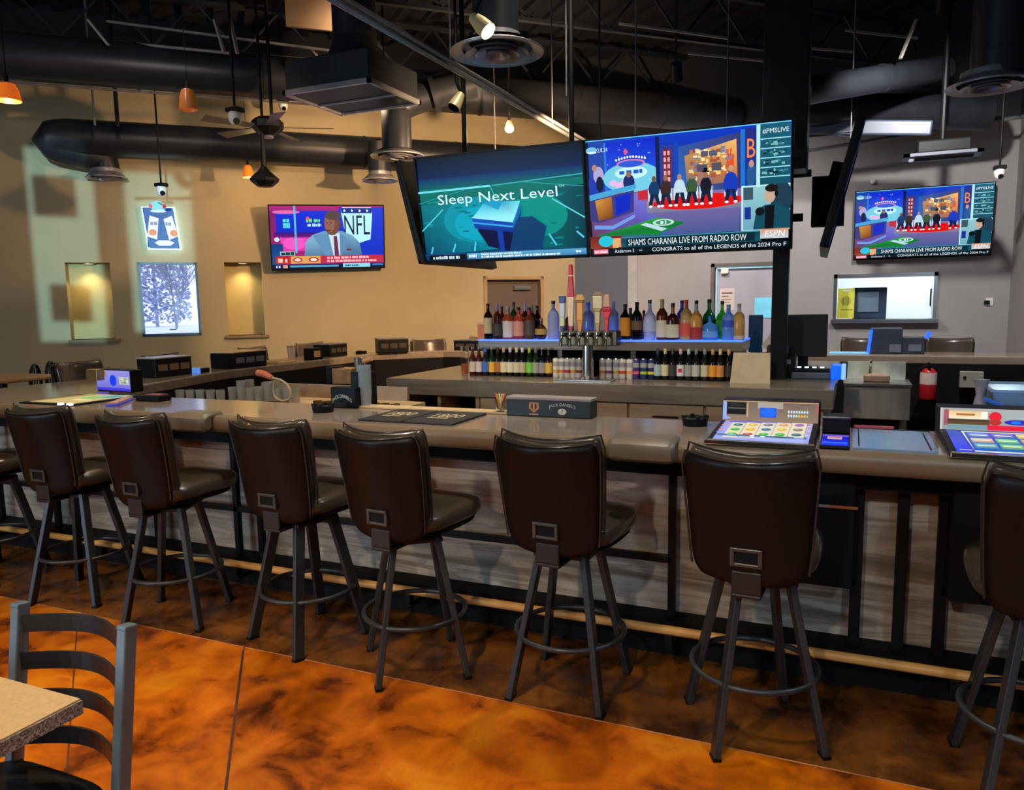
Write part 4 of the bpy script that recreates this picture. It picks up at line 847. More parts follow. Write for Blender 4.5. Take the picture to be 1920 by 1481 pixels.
def pic_nfl(w, h):
    p = Pic(w, h, .0003); p.rect(0, 0, 1, 1, (120, 30, 110), (170, 30, 120)); p.rect(.05, .08, .97, .5, (10, 50, 225), (14, 40, 200)); p.rect(0, 0, 1, .08, (190, 40, 120), (150, 40, 130)); p.rect(.6, .02, 1, .8, (12, 60, 220), (16, 50, 200)); p.rect(.03, .42, .5, .5, (40, 20, 130), (120, 20, 120))
    p.rect(.08, .5, .34, .72, (235, 70, 190), (230, 50, 170)); p.ell(.14, .1, .12, .03, (240, 110, 180)); p.ell(.2, .6, .1, .1, (250, 90, 200))
    p.rect(.205, 0, .222, .75, (90, 190, 240)); p.bars(.11, .2, .165, .26, (90, 230, 220)); p.rect(.11, .27, .17, .35, (80, 220, 225)); p.bars(.31, .2, .43, .26, (110, 230, 130)); p.bars(.32, .28, .44, .325, (180, 240, 230)); p.ell(.325, .2, .015, .03, (240, 100, 80))
    # league shield
    p.poly([(.63, .02), (.89, .02), (.90, .12), (.88, .54), (.775, .60), (.66, .54), (.62, .12)], (190, 250, 250)); p.rect(.625, .03, .895, .115, (14, 44, 140)); 
    for k in range(4): p.poly([(.648 + .068 * k + .013 * math.cos(math.pi * .4 * i - math.pi / 2) * (1 if i % 1 == 0 else .4), .07 + .026 * math.sin(math.pi * .4 * i - math.pi / 2)) for i in (0, 2, 4, 1, 3)][:5], (230, 250, 255))
    p.text('NFL', .645, .15, .875, .46, (14, 30, 80))
    # presenter
    p.poly([(.28, .80), (.30, .56), (.36, .46), (.46, .40), (.62, .40), (.72, .48), (.78, .60), (.80, .80)], [(90, 130, 170), (130, 180, 215), (130, 180, 215), (110, 160, 200), (110, 160, 200), (120, 170, 205), (90, 140, 180), (70, 110, 150)])
    p.poly([(.50, .46), (.60, .43), (.60, .80), (.54, .80)], (205, 232, 240)); p.poly([(.545, .48), (.575, .48), (.59, .80), (.55, .80)], (110, 50, 90)); p.poly([(.36, .46), (.5, .44), (.54, .8), (.47, .8)], (100, 150, 190)); p.poly([(.6, .43), (.66, .5), (.62, .8), (.6, .8)], (96, 146, 186))
    p.ell(.535, .28, .070, .19, (118, 76, 62), 24); p.ell(.515, .27, .045, .15, (150, 100, 84), 20); p.ell(.545, .15, .072, .075, (86, 70, 70), 20); p.ell(.605, .30, .012, .04, (110, 66, 56), 10); p.ell(.49, .27, .008, .008, (40, 24, 24), 8); p.ell(.525, .265, .008, .008, (40, 24, 24), 8); p.ell(.505, .39, .02, .012, (90, 40, 46), 10); p.rect(.66, .69, .70, .72, (120, 30, 60))
    p.rect(0, .60, .1, 1, (10, 60, 130), (20, 90, 160)); p.ell(.05, .53, .022, .036, (225, 235, 250)); p.rect(.07, .72, .2, .79, (150, 190, 190)); p.bars(.08, .73, .19, .78, (30, 60, 70))
    p.rect(.03, .80, .99, .92, (210, 40, 60), (190, 50, 90)); p.rect(.03, .80, .15, .92, (200, 40, 30)); p.bars(.05, .83, .13, .90, (255, 200, 190)); p.rect(.16, .80, .42, .92, (225, 170, 90)); p.ell(.22, .86, .04, .04, (190, 30, 40)); p.ell(.36, .86, .045, .04, (190, 30, 40)); p.ell(.22, .86, .028, .026, (240, 220, 210)); p.ell(.36, .86, .03, .024, (250, 240, 235))
    p.bars(.48, .81, .86, .85, (255, 190, 200)); p.bars(.48, .865, .93, .905, (255, 190, 200))
    p.rect(0, .93, 1, 1, (10, 36, 90), (6, 24, 70)); p.bars(.03, .945, .07, .985, (235, 240, 250)); p.rect(.09, .94, .13, .99, (230, 160, 140)); p.rect(.15, .95, .58, .98, (90, 170, 200)); p.rect(.62, .93, .87, .995, (150, 225, 245)); p.bars(.64, .95, .76, .98, (40, 90, 130)); p.rect(.89, .945, .99, .97, (60, 140, 200))
    return p
def mounttv(label, TL, TR, BL, BR, picf, th=.05, extra=None, br=.08):
    """place a television from its four world corners"""
    TL, TR, BL, BR = map(Vector, (TL, TR, BL, BR)); w = ((TR - TL).length + (BR - BL).length) / 2; h = ((TL - BL).length + (TR - BR).length) / 2; c = (TL + TR + BL + BR) / 4
    X = ((TR - TL) + (BR - BL)).normalized(); Z = ((TL - BL) + (TR - BR)); Z = (Z - X * Z.dot(X)).normalized(); Y = Z.cross(X)
    t, o, sz = tv(label, w, h, th, br=br); mw = Matrix.Identity(4)
    for i in range(3): mw[i][0] = X[i]; mw[i][1] = Y[i]; mw[i][2] = Z[i]; mw[i][3] = c[i]
    t.matrix_world = mw
    if picf: picf(*sz).build('lit_screen', M['pic'], t, o)
    else: obj('lit_screen', B(o[0], o[0] + sz[0], .005, .011, o[2], o[2] + sz[1]), extra or M['screenoff'], t)
    return t
# pair over the island, tilted down
YT = 5.5; TILT = .10
def tp(x, y, top): return aty(x, y, YT - (TILT if top else -TILT) / 2 * 1.0)
tz, bz = 2.80, 1.985
def tvx(x0, x1, pf, lab): return mounttv(lab, (x0, YT - .07, tz), (x1, YT - .07, tz), (x0, YT + .07, bz), (x1, YT + .07, bz), pf)
TVA = tvx(-3.195, -1.80, pic_bed, 'hanging television showing a bed on a teal field')
TVB = tvx(-1.785, -.385, pic_show, 'hanging television showing a studio talk show with a red rug')
def sidetv(x, sgn, y0, y1, lab, scr):
    a, b = (y1, y0) if sgn < 0 else (y0, y1)
    # screen faces sgn*x; top leans outwards
    TLc = Vector((x + sgn * .20, a, tz)); TRc = Vector((x + sgn * .20, b, tz)); BLc = Vector((x, a, bz)); BRc = Vector((x, b, bz))
    if sgn > 0: TRc.x -= .045; BRc.x -= .045
    return mounttv(lab, TLc, TRc, BLc, BRc, None, extra=scr)
sidetv(-3.21, -1, 5.50, 6.9, 'dark hanging television turned to the left, back edge seen beside the teal screen', M['screenoff'])
sidetv(-.17, 1, 5.62, 7.0, 'hanging television turned right and seen almost edge-on', mat('violet_screen_glow', hx(70, 90, 190), .3, emis=hx(80, 100, 220), es=.7))
t = thing('screen_mount', 'black square column and steel frame carrying the hanging televisions', 'screen mount', (-.48, 6.0, 0))
obj('column', B(-.15, .15, -.13, .13, 2.55, CZ), M['black'], t, bevel=.006)
obj('post', B(-.06, .05, -.055, .055, 1.07, 2.55), M['black'], t, bevel=.004)
bm = NB(); bar(bm, (-2.6, -.3, 2.62), (.15, -.3, 2.62), .05, .05); bar(bm, (-2.6, .6, 2.62), (.15, .6, 2.62), .05, .05); bar(bm, (-2.6, -.3, 2.62), (-2.6, .6, 2.62), .05, .05); bar(bm, (0, -.3, 2.62), (0, .6, 2.62), .05, .05); bar(bm, (-2.6, -.3, 2.2), (.15, -.3, 2.2), .05, .05); bar(bm, (-2.6, -.3, 2.2), (-2.6, -.3, 2.62), .05, .05); obj('frame', bm, M['blackm'], t)
bm = NB(); bar(bm, (.18, .2, 2.35), (.40, .2, 2.35), .12, .35); obj('side_arm', bm, M['blackm'], t)
for x in (-2.4, -1.5): bm = NB(); tube(bm, [(x, -.3, 2.62), (x, -.3, CZ)], .02, 8); obj('hanger', bm, M['black'], t)
# wall televisions
mounttv('television on the right wall showing the studio talk show', aty(1604, 358, YB - .16), aty(1868, 341, YB - .16), aty(1599, 489, YB - .10), aty(1858, 478, YB - .10), pic_show, br=.03)
mounttv('television on the diagonal wall showing a suited presenter and a league shield', atw(500, 384, .34), atw(720, 384, .34), atw(511, 507, .16), atw(722, 503, .16), pic_nfl)
# backlit beer sign
p = Pic(.41, .60, .002)
p.poly([(.0, .14), (.86, .14), (.98, .97), (.12, .97)], (8, 72, 170)); 
p.poly([(.2, .12), (.3, .03), (.44, .0), (.6, .06), (.68, .14), (.6, .2), (.3, .2)], (130, 230, 240)); p.poly([(.42, .04), (.48, .03), (.60, .08), (.56, .1)], (60, 90, 90)); p.ell(.24, .12, .055, .045, (220, 50, 70)); p.ell(.62, .12, .055, .045, (220, 50, 70)); p.ell(.44, .215, .22, .03, (225, 250, 255)); p.poly([(.2, .25), (.44, .30), (.7, .25), (.7, .29), (.44, .34), (.2, .29)], (8, 50, 140))
def canq(cx, cy, an):
    q = []
    for x, y in ((-.125, -.22), (.125, -.22), (.14, .22), (-.14, .22)): q.append((cx + (x * math.cos(an) - y * math.sin(an)), cy + (x * math.sin(an) + y * math.cos(an)) * 1.0))
    return q
p.poly(canq(.27, .55, .22), (250, 250, 255)); p.poly(canq(.76, .55, -.30), (250, 250, 255)); p.ell(.25, .65, .11, .065, (240, 140, 30)); p.ell(.84, .66, .11, .065, (240, 140, 30)); p.bars(.2, .43, .40, .50, (140, 150, 180)); p.bars(.62, .44, .80, .51, (140, 150, 180)); p.poly([(.28, .86), (.4, .81), (.7, .81), (.84, .86), (.72, .92), (.4, .92)], (245, 250, 250))
t = thing('beer_sign', 'backlit blue sign with two tilted white cans above the window', 'sign', atw(272, 468, .10), WROT)
sg = p.build('sign_face', M['neon'], t, (0, -.0, -.0)); obj('light_box', B(.03, .36, .022, .05, .03, .50), mat('sign_case', (.02, .03, .05), .4), t, bevel=.02)
bm = NB(); tube(bm, [(0, .05, .52), (.36, .05, .52), (.41, .05, .01), (.04, .05, .01)], .010, 10, closed=True); obj('halo_tube', bm, mat('white_blue_tube', (.8, .95, 1), .3, emis=(.40, .82, 1), es=10), t, smooth=True)
lamp('POINT', 'sign_glow', atw(305, 425, .045), 5, (.45, .85, 1), .05)
# outlet on the right wall
t = thing('wall_outlet', 'small white outlet with a black plug on the right wall', 'outlet', aty(1855, 566, YB)); obj('plate', B(-.04, .04, -.012, 0, -.05, .05), M['white'], t, bevel=.004); obj('plug', B(-.06, .0, -.05, -.012, -.03, .02), M['black'], t, bevel=.006)
o = tag(obj('motion_sensor', (lambda b: (lathe(b, [(0, -.03), (.03, -.02), (.035, .02), (0, .03)], n=14), b)[1])(NB()), M['white'], smooth=True), 'tiny white sensor on the grey wall above the right wall television', 'sensor'); o.location = aty(1637, 341, YB - .03)

# ================================================================== ISLAND AND BOTTLE SHELF
isl = thing('back_bar_island', 'taupe island counter with drawers inside the bar, below the hanging televisions', 'bar island', (-1.8, 6.4, 0)); IO = Vector((-1.8, 6.4, 0))
IX0, IX1, IY0, IY1 = -3.46, -.09, 5.33, 7.85
obj('countertop', B(IX0 + 1.8, IX1 + 1.8, IY0 - 6.4, IY1 - 6.4, .94, 1.07), M['islandtop'], isl, bevel=.006)
bm = NB(); box(bm, IX0 + .08 + 1.8, IX1 - .06 + 1.8, IY0 + .45 - 6.4, IY1 - .08 - 6.4, .0, .94); box(bm, -.88 + 0, IX1 - .06 + 1.8, IY0 + .08 - 6.4, IY0 + .5 - 6.4, .0, .94); obj('carcass', bm, M['drawer'], isl)
bm = NB()
for x in (IX0 + .08, -3.02 + 0, -2.68): box(bm, x + 1.8, x + 1.8 + .03, IY0 + .06 - 6.4, IY0 + .46 - 6.4, 0, .94)
box(bm, IX0 + .08 + 1.8, -.86, IY0 + .06 - 6.4, IY0 + .46 - 6.4, .60, .63); box(bm, IX0 + .08 + 1.8, -.86, IY0 + .06 - 6.4, IY0 + .46 - 6.4, 0, .10)
obj('open_shelving', bm, M['drawer'], isl)
bm = NB(); box(bm, IX0 + .12 + 1.8, -.88, IY0 + .40 - 6.4, IY0 + .449 - 6.4, .10, .94); obj('dark_back', bm, M['blackm'], isl)
for (x0, x1) in ((-2.62, -2.12), (-2.10, -1.46), (-1.44, -.92), (-.90, -.40)):
    d = obj('drawer', B(x0 + 1.8, x1 + 1.8, IY0 + .05 - 6.4, IY0 + .08 - 6.4, .76, .93), M['drawer'], isl, bevel=.004)
    bm = NB(); tube(bm, [((x0 + x1) / 2 + 1.8 - .09, IY0 + .03 - 6.4, .845), ((x0 + x1) / 2 + 1.8 + .09, IY0 + .03 - 6.4, .845)], .007, 8)
    for s in (-.07, .07): tube(bm, [((x0 + x1) / 2 + 1.8 + s, IY0 + .03 - 6.4, .845), ((x0 + x1) / 2 + 1.8 + s, IY0 + .055 - 6.4, .845)], .005, 6)
    obj('handle', bm, M['black'], d)
    dd = obj('cabinet_door', B(x0 + 1.8, x1 + 1.8, IY0 + .05 - 6.4, IY0 + .08 - 6.4, .12, .745), M['drawer'], isl, bevel=.004)
    bm = NB(); tube(bm, [(x1 + 1.8 - .05, IY0 + .03 - 6.4, .55), (x1 + 1.8 - .05, IY0 + .03 - 6.4, .70)], .007, 8); obj('handle', bm, M['black'], dd)
# two-tier riser with a lit glass top
SX0, SX1, SY0, SY1, SZ = -2.83, -.715, 5.76, 6.22, 1.365
t = thing('bottle_shelf', 'wood-clad riser shelf with a blue-lit top carrying the liquor bottles', 'shelf', ((SX0 + SX1) / 2, SY0, 1.07)); ox = (SX0 + SX1) / 2
bm = NB(); box(bm, SX0 - ox, SX1 - ox, 0, SY1 - SY0, 1.282 - 1.07, SZ - .014 - 1.07); obj('shelf_body', bm, M['islandtop'], t, bevel=.004)
for x in (SX0 + .02, -2.15, -1.55, SX1 - .06): obj('support', B(x - ox, x + .04 - ox, .05, SY1 - SY0 - .04, 0, 1.282 - 1.07), M['islandtop'], t)
obj('back_board', B(SX0 + .05 - ox, SX1 - .05 - ox, .30, .33, 0, .21), M['blackm'], t)
obj('lit_top', B(SX0 - ox, SX1 - ox, 0, SY1 - SY0, SZ - .014 - 1.07, SZ - 1.07), mat('blue_lit_acrylic', hx(120, 160, 235), .3, emis=hx(50, 100, 235), es=1.3), t)

def cmat(c, rough=.12, trans=0, name='glass'):
    return mat('%s_%d_%d_%d' % (name, *c), hx(*c), rough, trans=trans, var=.05)
PROF = {
 'std': [(0, 0), (.95, 0), (1, .02), (1, .58), (.92, .66), (.45, .76), (.34, .80), (.32, .93), (0, .93)],
 'tall': [(0, 0), (.95, 0), (1, .02), (1, .64), (.8, .71), (.36, .78), (.32, .82), (.31, .93), (0, .93)],
 'squat': [(0, 0), (.95, 0), (1, .03), (1, .52), (.88, .62), (.35, .70), (.26, .74), (.25, .9), (0, .9)],
 'bulb': [(0, 0), (.8, 0), (.88, .03), (.95, .25), (1, .45), (.86, .60), (.40, .70), (.26, .76), (.26, .92), (0, .92)],
 'round': [(0, 0), (.6, 0), (.85, .10), (1, .30), (.92, .48), (.55, .62), (.28, .70), (.26, .9), (0, .9)],
 'beer': [(0, 0), (.95, 0), (1, .02), (1, .54), (.85, .64), (.50, .76), (.42, .84), (.40, .96), (0, .96)],
}
def bottle(name, x, y, z, h, r, kind, glass, cap, lab, label, cat, group, l0=.12, l1=.5, caph=.09, medal=None, nk=None, trans=0, sq=1.0):
    t = thing(name, label, cat, (x, y, z), 0, group)
    bm = NB(); lathe(bm, [(a * r, b * h) for a, b in PROF[kind]], n=14); o = obj('body', bm, cmat(glass, .06, trans), t, smooth=True); o.scale = (1, sq, 1)
    nr = [a for a, b in PROF[kind] if a > 0][-1] * r; top = PROF[kind][-1][1] * h
    bm = NB(); lathe(bm, [(0, top - .004), (nr * 1.12, top - .004), (nr * 1.12, h), (0, h)], n=12); obj('cap', bm, cmat(cap, .35, 0, 'cap'), t, smooth=True)
    if lab:
        bm = NB(); lathe(bm, [(r * 1.01, l0 * h), (r * 1.022, l0 * h), (r * 1.022, l1 * h), (r * 1.01, l1 * h)], n=18); q = obj('label', bm, cmat(lab, .5, 0, 'label'), t, smooth=True); q.scale = (1, sq, 1)
        if medal:
            mc, u = medal; bm = NB(); R2 = r * 1.03
            for a in range(-3, 3):
                a0 = -math.pi / 2 + a * .16; a1 = a0 + .16; zz = (l0 + (l1 - l0) * u) * h; hh = (l1 - l0) * h * .17
                f = bm.faces.new([bm.verts.new((R2 * math.cos(q2), R2 * math.sin(q2) * sq, zz + s * hh)) for q2, s in ((a0, -1), (a1, -1), (a1, 1), (a0, 1))])
            obj('label_mark', bm, cmat(mc, .5, 0, 'label'), q)
    if nk:
        z1 = [b for a, b in PROF[kind]][-1] * h; bm = NB(); lathe(bm, [(nr * 1.06, z1 - .22 * h), (nr * 1.06, z1)], n=12); obj('neck_foil', bm, cmat(nk, .4, 0, 'foil'), t, smooth=True)
    return t
# liquor on the lit top: (pixel x, pixel y of the cap, row, radius, kind, glass, cap, label, l0, l1, medal, neck foil, description)
UP = [
 (916, 569, 0, .040, 'std', (20, 22, 16), (60, 28, 20), (222, 200, 150), .16, .60, ((60, 50, 40), .6), None, 'dark whiskey bottle with tall cream label, leftmost full bottle on the lit shelf'),
 (934, 592, 0, .042, 'squat', (58, 26, 14), (40, 30, 30), (74, 66, 52), .14, .66, ((150, 120, 70), .5), None, 'short dark bottle with brownish black label, second from the left in front'),
 (933, 569, 1, .036, 'std', (150, 50, 24), (210, 205, 220), (190, 90, 70), .2, .4, None, (200, 196, 216), 'amber bottle with white neck at the back left of the lit shelf'),
 (942, 575, 1, .034, 'std', (110, 36, 20), (30, 50, 60), None, .2, .4, None, None, 'dark-capped amber bottle at the back, behind the white-labelled whiskey'),
 (953, 575, 0, .045, 'std', (150, 60, 30), (224, 190, 190), (226, 212, 204), .06, .56, ((110, 70, 60), .6), (214, 160, 150), 'amber whiskey bottle with large white label and pale cap'),
 (964, 566, 1, .034, 'tall', (20, 80, 40), (20, 30, 24), None, .2, .4, None, None, 'green bottle with dark cap standing behind two amber whiskeys'),
 (973, 576, 0, .045, 'std', (160, 56, 40), (26, 24, 26), (224, 150, 130), .10, .56, ((130, 50, 40), .7), (220, 80, 60), 'amber whiskey bottle with pinkish label and black cap'),
 (985, 568, 1, .035, 'std', (90, 20, 20), (222, 190, 200), (130, 40, 40), .2, .5, None, (220, 200, 210), 'dark red bottle with pale pink neck at the back of the left group'),
 (993, 576, 0, .042, 'std', (96, 42, 20), (50, 46, 40), (88, 74, 60), .10, .60, ((150, 130, 100), .6), (190, 60, 40), 'brown bottle with smoky label and red-orange shoulders'),
 (998, 572, 1, .034, 'tall', (70, 60, 40), (200, 176, 130), None, .2, .4, None, (170, 160, 130), 'tan-necked bottle at the back beside the small doorway'),
 (1008, 573, 1, .034, 'std', (60, 20, 18), (24, 24, 22), None, .2, .4, None, None, 'thin dark bottle rearmost above the gold-medal bottle'),
 (1015, 596, 0, .050, 'round', (56, 22, 14), (150, 110, 90), (190, 150, 70), .22, .50, ((70, 40, 20), .5), None, 'squat round brown bottle with a gold medallion label'),
 (1038, 564, 0, .046, 'tall', (176, 186, 222), (40, 30, 40), (150, 160, 206), .12, .60, ((90, 100, 170), .5), None, 'tall clear vodka bottle with pale blue label left of the beer taps'),
 (1103, 567, 1, .050, 'tall', (150, 164, 200), (60, 90, 200), None, .2, .4, None, (90, 130, 220), 'clear bottle with blue collar seen between the beer taps'),
 (1068, 580, 1, .040, 'std', (120, 30, 30), (120, 40, 40), (150, 40, 50), .2, .5, None, None, 'dark red bottle hidden behind the tall red beer tap'),
 (1150, 565, 1, .042, 'tall', (190, 206, 232), (220, 214, 210), (176, 196, 230), .1, .6, None, None, 'pale frosted bottle just right of the beer taps'),
 (1172, 570, 0, .042, 'std', (18, 14, 14), (20, 16, 18), (230, 150, 30), .10, .62, ((190, 90, 30), .6), None, 'black coffee liqueur bottle with long orange-yellow label'),
 (1182, 577, 1, .038, 'std', (30, 60, 40), (30, 40, 30), None, .2, .4, None, None, 'small dark green bottle at the back beside the orange-labelled liqueur'),
 (1194, 566, 0, .043, 'std', (20, 18, 18), (16, 14, 16), (120, 92, 66), .26, .50, ((200, 160, 120), .5), None, 'black cream liqueur bottle with an oval tan label'),
 (1207, 582, 1, .040, 'squat', (150, 70, 40), (80, 40, 30), None, .2, .4, None, None, 'brown bottle at the back left of the white coconut bottle'),
 (1218, 562, 0, .050, 'bulb', (206, 214, 240), (30, 26, 30), (180, 190, 220), .2, .44, ((70, 70, 80), .5), None, 'opaque white rum bottle with a black cap'),
 (1241, 561, 0, .044, 'std', (90, 34, 20), (206, 180, 110), (222, 206, 180), .06, .48, ((120, 70, 50), .6), (206, 176, 110), 'amber bottle with a gold neck and white label'),
 (1261, 568, 0, .052, 'squat', (56, 18, 18), (24, 22, 24), (222, 206, 170), .06, .42, ((130, 110, 80), .5), (190, 130, 60), 'wide dark red cognac bottle with cream label and slim gold neck'),
 (1278, 563, 1, .040, 'std', (50, 70, 190), (20, 30, 80), (40, 60, 180), .2, .5, None, None, 'deep blue bottle at the back beside the red-capped bottle'),
 (1286, 562, 0, .044, 'tall', (190, 150, 90), (220, 60, 36), (226, 90, 70), .10, .42, ((250, 190, 80), .9), (224, 80, 50), 'spiced rum bottle with red cap and coral label'),
 (1305, 563, 0, .048, 'bulb', (206, 150, 70), (26, 22, 26), (180, 50, 50), .02, .32, None, (200, 190, 190), 'tall tequila bottle with amber shoulders and a dark red base'),
 (1306, 590, 1, .030, 'std', (220, 150, 40), (90, 60, 30), None, .2, .4, None, None, 'small golden bottle behind the amber tequila bottle'),
 (1329, 561, 1, .052, 'bulb', (20, 130, 60), (18, 26, 20), (20, 30, 24), .36, .46, None, None, 'round green gin bottle with a black cap at the back right'),
 (1331, 592, 0, .056, 'squat', (70, 130, 205), (60, 120, 190), (110, 170, 225), .10, .36, None, None, 'squat clear blue bottle in front of the green gin bottle'),
 (1353, 564, 1, .046, 'bulb', (60, 190, 40), (20, 30, 24), (100, 220, 50), .2, .5, None, None, 'bright green melon liqueur bottle near the right end'),
 (1365, 571, 0, .044, 'tall', (120, 166, 230), (150, 180, 230), (50, 90, 190), .36, .56, ((230, 235, 250), .6), None, 'clear vodka bottle with royal blue label near the right end of the lit shelf'),
 (1385, 569, 0, .040, 'tall', (196, 146, 80), (200, 150, 80), (214, 176, 150), .02, .12, None, (206, 200, 200), 'clear bottle of golden liqueur with a round amber stopper, last on the right'),
]
for (px, py, row, r, kind, gl, cp, lb, l0, l1, md, nk, d) in UP:
    y = SY0 + (.065 if row == 0 else .20); x = aty(px, 636, y).x; h = aty(px, py, y).z - SZ
    t = bottle('liquor_bottle', x, y, SZ, h, r, kind, gl, cp, lb, d, 'bottle', 'liquor bottles on the blue-lit shelf', l0, l1, medal=md, nk=nk, trans=.35 if sum(gl) > 450 else 0, sq=.8)
t = thing('juice_carton', 'small orange carton at the left end of the lit shelf', 'carton', (aty(904, 636, SY0 + .06).x, SY0 + .06, SZ)); obj('box', B(-.032, .032, -.02, .03, 0, .12), mat('orange_carton', hx(236, 130, 80), .5), t, bevel=.004); obj('carton_lid', B(-.034, .034, -.022, .032, .12, .135), mat('cream_carton_lid', hx(236, 200, 160), .5), t)
# beer bottles and cans below
LOW = [(887, 'cream', (224, 200, 180), None, (70, 24, 20)), (899, 'blush white', (226, 206, 196), None, (60, 24, 20)), (911, 'blue', (70, 110, 190), (60, 110, 190), (26, 30, 40)), (923, 'golden yellow', (230, 180, 50), None, (24, 40, 22)), (934, 'orange-brown', (170, 110, 60), (60, 50, 40), (20, 20, 16)),
       (945, 'cream with a tan neck', (224, 208, 160), (214, 170, 110), (20, 24, 16)), (957, 'ivory with a silver neck', (220, 214, 180), (210, 205, 214), (18, 18, 18)), (969, 'round ivory with a cream neck', (214, 196, 170), (220, 206, 150), (18, 18, 18)), (980, 'tan with a pale neck', (196, 176, 140), (214, 214, 210), (18, 18, 16)),
       (993, 'lime green', (120, 200, 70), (190, 200, 70), (20, 40, 16)), (1005, 'grey-green', (160, 160, 140), (120, 120, 110), (26, 40, 24)), (1017, 'silver grey', (150, 146, 150), None, (14, 14, 18)), (1029, 'gold', (214, 176, 70), None, (26, 14, 12)),
       (1233, 'pale aqua', (170, 190, 186), (60, 60, 70), (16, 18, 20)), (1247, 'cream with a tan cap', (220, 206, 160), (220, 186, 140), (18, 18, 14)), (1261, 'dark grey', (60, 54, 44), (70, 66, 50), (16, 14, 12)), (1276, 'white with a red roundel', (220, 205, 205), (214, 170, 170), (14, 16, 12)),
       (1291, 'grey-green oval', (150, 156, 140), (190, 195, 190), (18, 20, 16)), (1305, 'tall pale grey', (190, 180, 170), (130, 126, 120), (20, 18, 16)), (1321, 'cream band', (200, 190, 150), (150, 146, 140), (24, 24, 18)), (1336, 'broad orange', (232, 150, 40), (206, 160, 60), (20, 10, 10)), (1350, 'red and yellow', (220, 140, 70), (220, 190, 140), (22, 20, 14)), (1366, 'black and tan', (60, 46, 34), (220, 150, 90), (16, 12, 10))]
for k, (px, dn, lb, nk, gl) in enumerate(LOW):
    y = SY0 + .03 if k < 22 else SY0 + .05; y -= .07; x = aty(px, 702, y).x; h = .232
    side = 'left of the tap tower' if px < 1110 else 'right of the tap tower'
    t = bottle('beer_bottle', x, y, 1.07, h, .0285, 'beer', gl, (150, 140, 120) if nk is None else nk, lb, 'beer bottle with %s label, %s' % (dn, side), 'bottle', 'beer bottles lined up on the island', .14, .50, medal=((200, 40, 50), .5) if 'red roundel' in dn else None, nk=nk)
CAN = [(1043, 'gold', (210, 160, 70)), (1054, 'orange', (220, 130, 60)), (1065, 'crimson', (190, 50, 60)), (1076, 'amber', (220, 160, 80)), (1087, 'dark red', (130, 50, 50)),
       (1130, 'orange', (220, 120, 60)), (1142, 'plum', (130, 70, 110)), (1156, 'yellow', (220, 170, 70)), (1167, 'scarlet', (220, 70, 40)), (1181, 'peach', (230, 160, 90))]
def can(px, body, band, lab):
    y = SY0 - .04; x = aty(px, 702, y).x; t = thing('drink_can', lab, 'can', (x, y, 1.07), 0, 'slim drink cans lined up on the island'); r = .0265
    bm = NB(); lathe(bm, [(0, 0), (r * .85, 0), (r, .012), (r, .140), (r * .9, .150)], n=16); obj('body', bm, cmat(body, .35, 0, 'can'), t, smooth=True)
    bm = NB(); lathe(bm, [(r * 1.01, .04), (r * 1.01, .062)], n=16); obj('stripe', bm, cmat(band, .4, 0, 'label'), t, smooth=True)
    bm = NB(); lathe(bm, [(r * .9, .150), (r * .86, .156), (r * .8, .152), (0, .151)], n=16); obj('lid', bm, M['stainless'], t, smooth=True)
    bm = NB(); lathe(bm, [(r * 1.008, .09), (r * 1.008, .125)], n=16); obj('print', bm, cmat((170, 160, 160), .4, 0, 'label'), t, smooth=True)
for px, dn, c in CAN: can(px, (226, 214, 196), c, 'slim white can with a %s stripe, %s of the tap tower' % (dn, 'left' if px < 1110 else 'right'))
for px, dn, b, c in ((1193, 'purple and pink', (70, 50, 110), (220, 90, 120)), (1207, 'navy and lime', (40, 60, 110), (170, 210, 60)), (1221, 'navy and yellow', (30, 40, 80), (220, 200, 70))): can(px, b, c, 'slim %s can at the right end of the can row' % dn)
t = thing('orange_tumbler', 'clear tumbler of orange straws at the left end of the beer row', 'tumbler', (aty(872, 700, 5.70).x, 5.70, 1.07)); bm = NB(); lathe(bm, [(.0, 0), (.030, 0), (.036, .24), (.033, .24), (.028, .01), (0, .01)], n=18); obj('glass', bm, M['glass'], t, smooth=True); bm = NB(); lathe(bm, [(0, .012), (.026, .012), (.029, .10), (0, .10)], n=14); obj('contents', bm, mat('orange_contents', hx(230, 110, 50), .5), t, smooth=True)

# ------------------------------------------------------------------ beer tap tower
TY = 5.60; cx = aty(1102, 634, TY).x
t = thing('beer_tap_tower', 'chrome beer tap tower with a wide box of faucets in front of the lit shelf', 'beer tap tower', (cx, TY, 1.07))
bm = NB(); lathe(bm, [(0, 0), (.075, 0), (.075, .012), (.045, .03), (.042, .26), (0, .26)], n=24); obj('column', bm, M['stainless'], t, smooth=True)
w0 = aty(1048, 634, TY - .05).x - cx; w1 = aty(1157, 634, TY - .05).x - cx; z0 = aty(1100, 648, TY - .05).z - 1.07; z1 = aty(1100, 620, TY - .05).z - 1.07
obj('tap_box', B(w0, w1, -.055, .055, z0, z1), mat('antique_brass_box', (.13, .10, .065), .28, metal=1, var=.2), t, bevel=.006)
obj('drip_tray', B(-.22, .22, -.14, .02, 0, .012), M['stainless'], t, bevel=.004)
HX = [1055, 1071, 1088, 1104, 1121, 1138]
for px in HX:
    x = aty(px, 634, TY - .09).x - cx; f = None
    bm = NB(); tube(bm, [(x, -.055, z1 - .035), (x, -.10, z1 - .035), (x, -.125, z1 - .06), (x, -.125, z1 - .115)], [.011, .011, .010, .008], 10); f = obj('faucet', bm, mat('aged_brass_faucet', (.24, .19, .12), .25, metal=1, var=.15), t, smooth=True)
    bm = NB(); lathe(bm, [(0, 0), (.017, 0), (.017, .02), (0, .02)], (x, -.10, z1 - .03), 12); obj('collar', bm, M['chrome'], f, smooth=True)
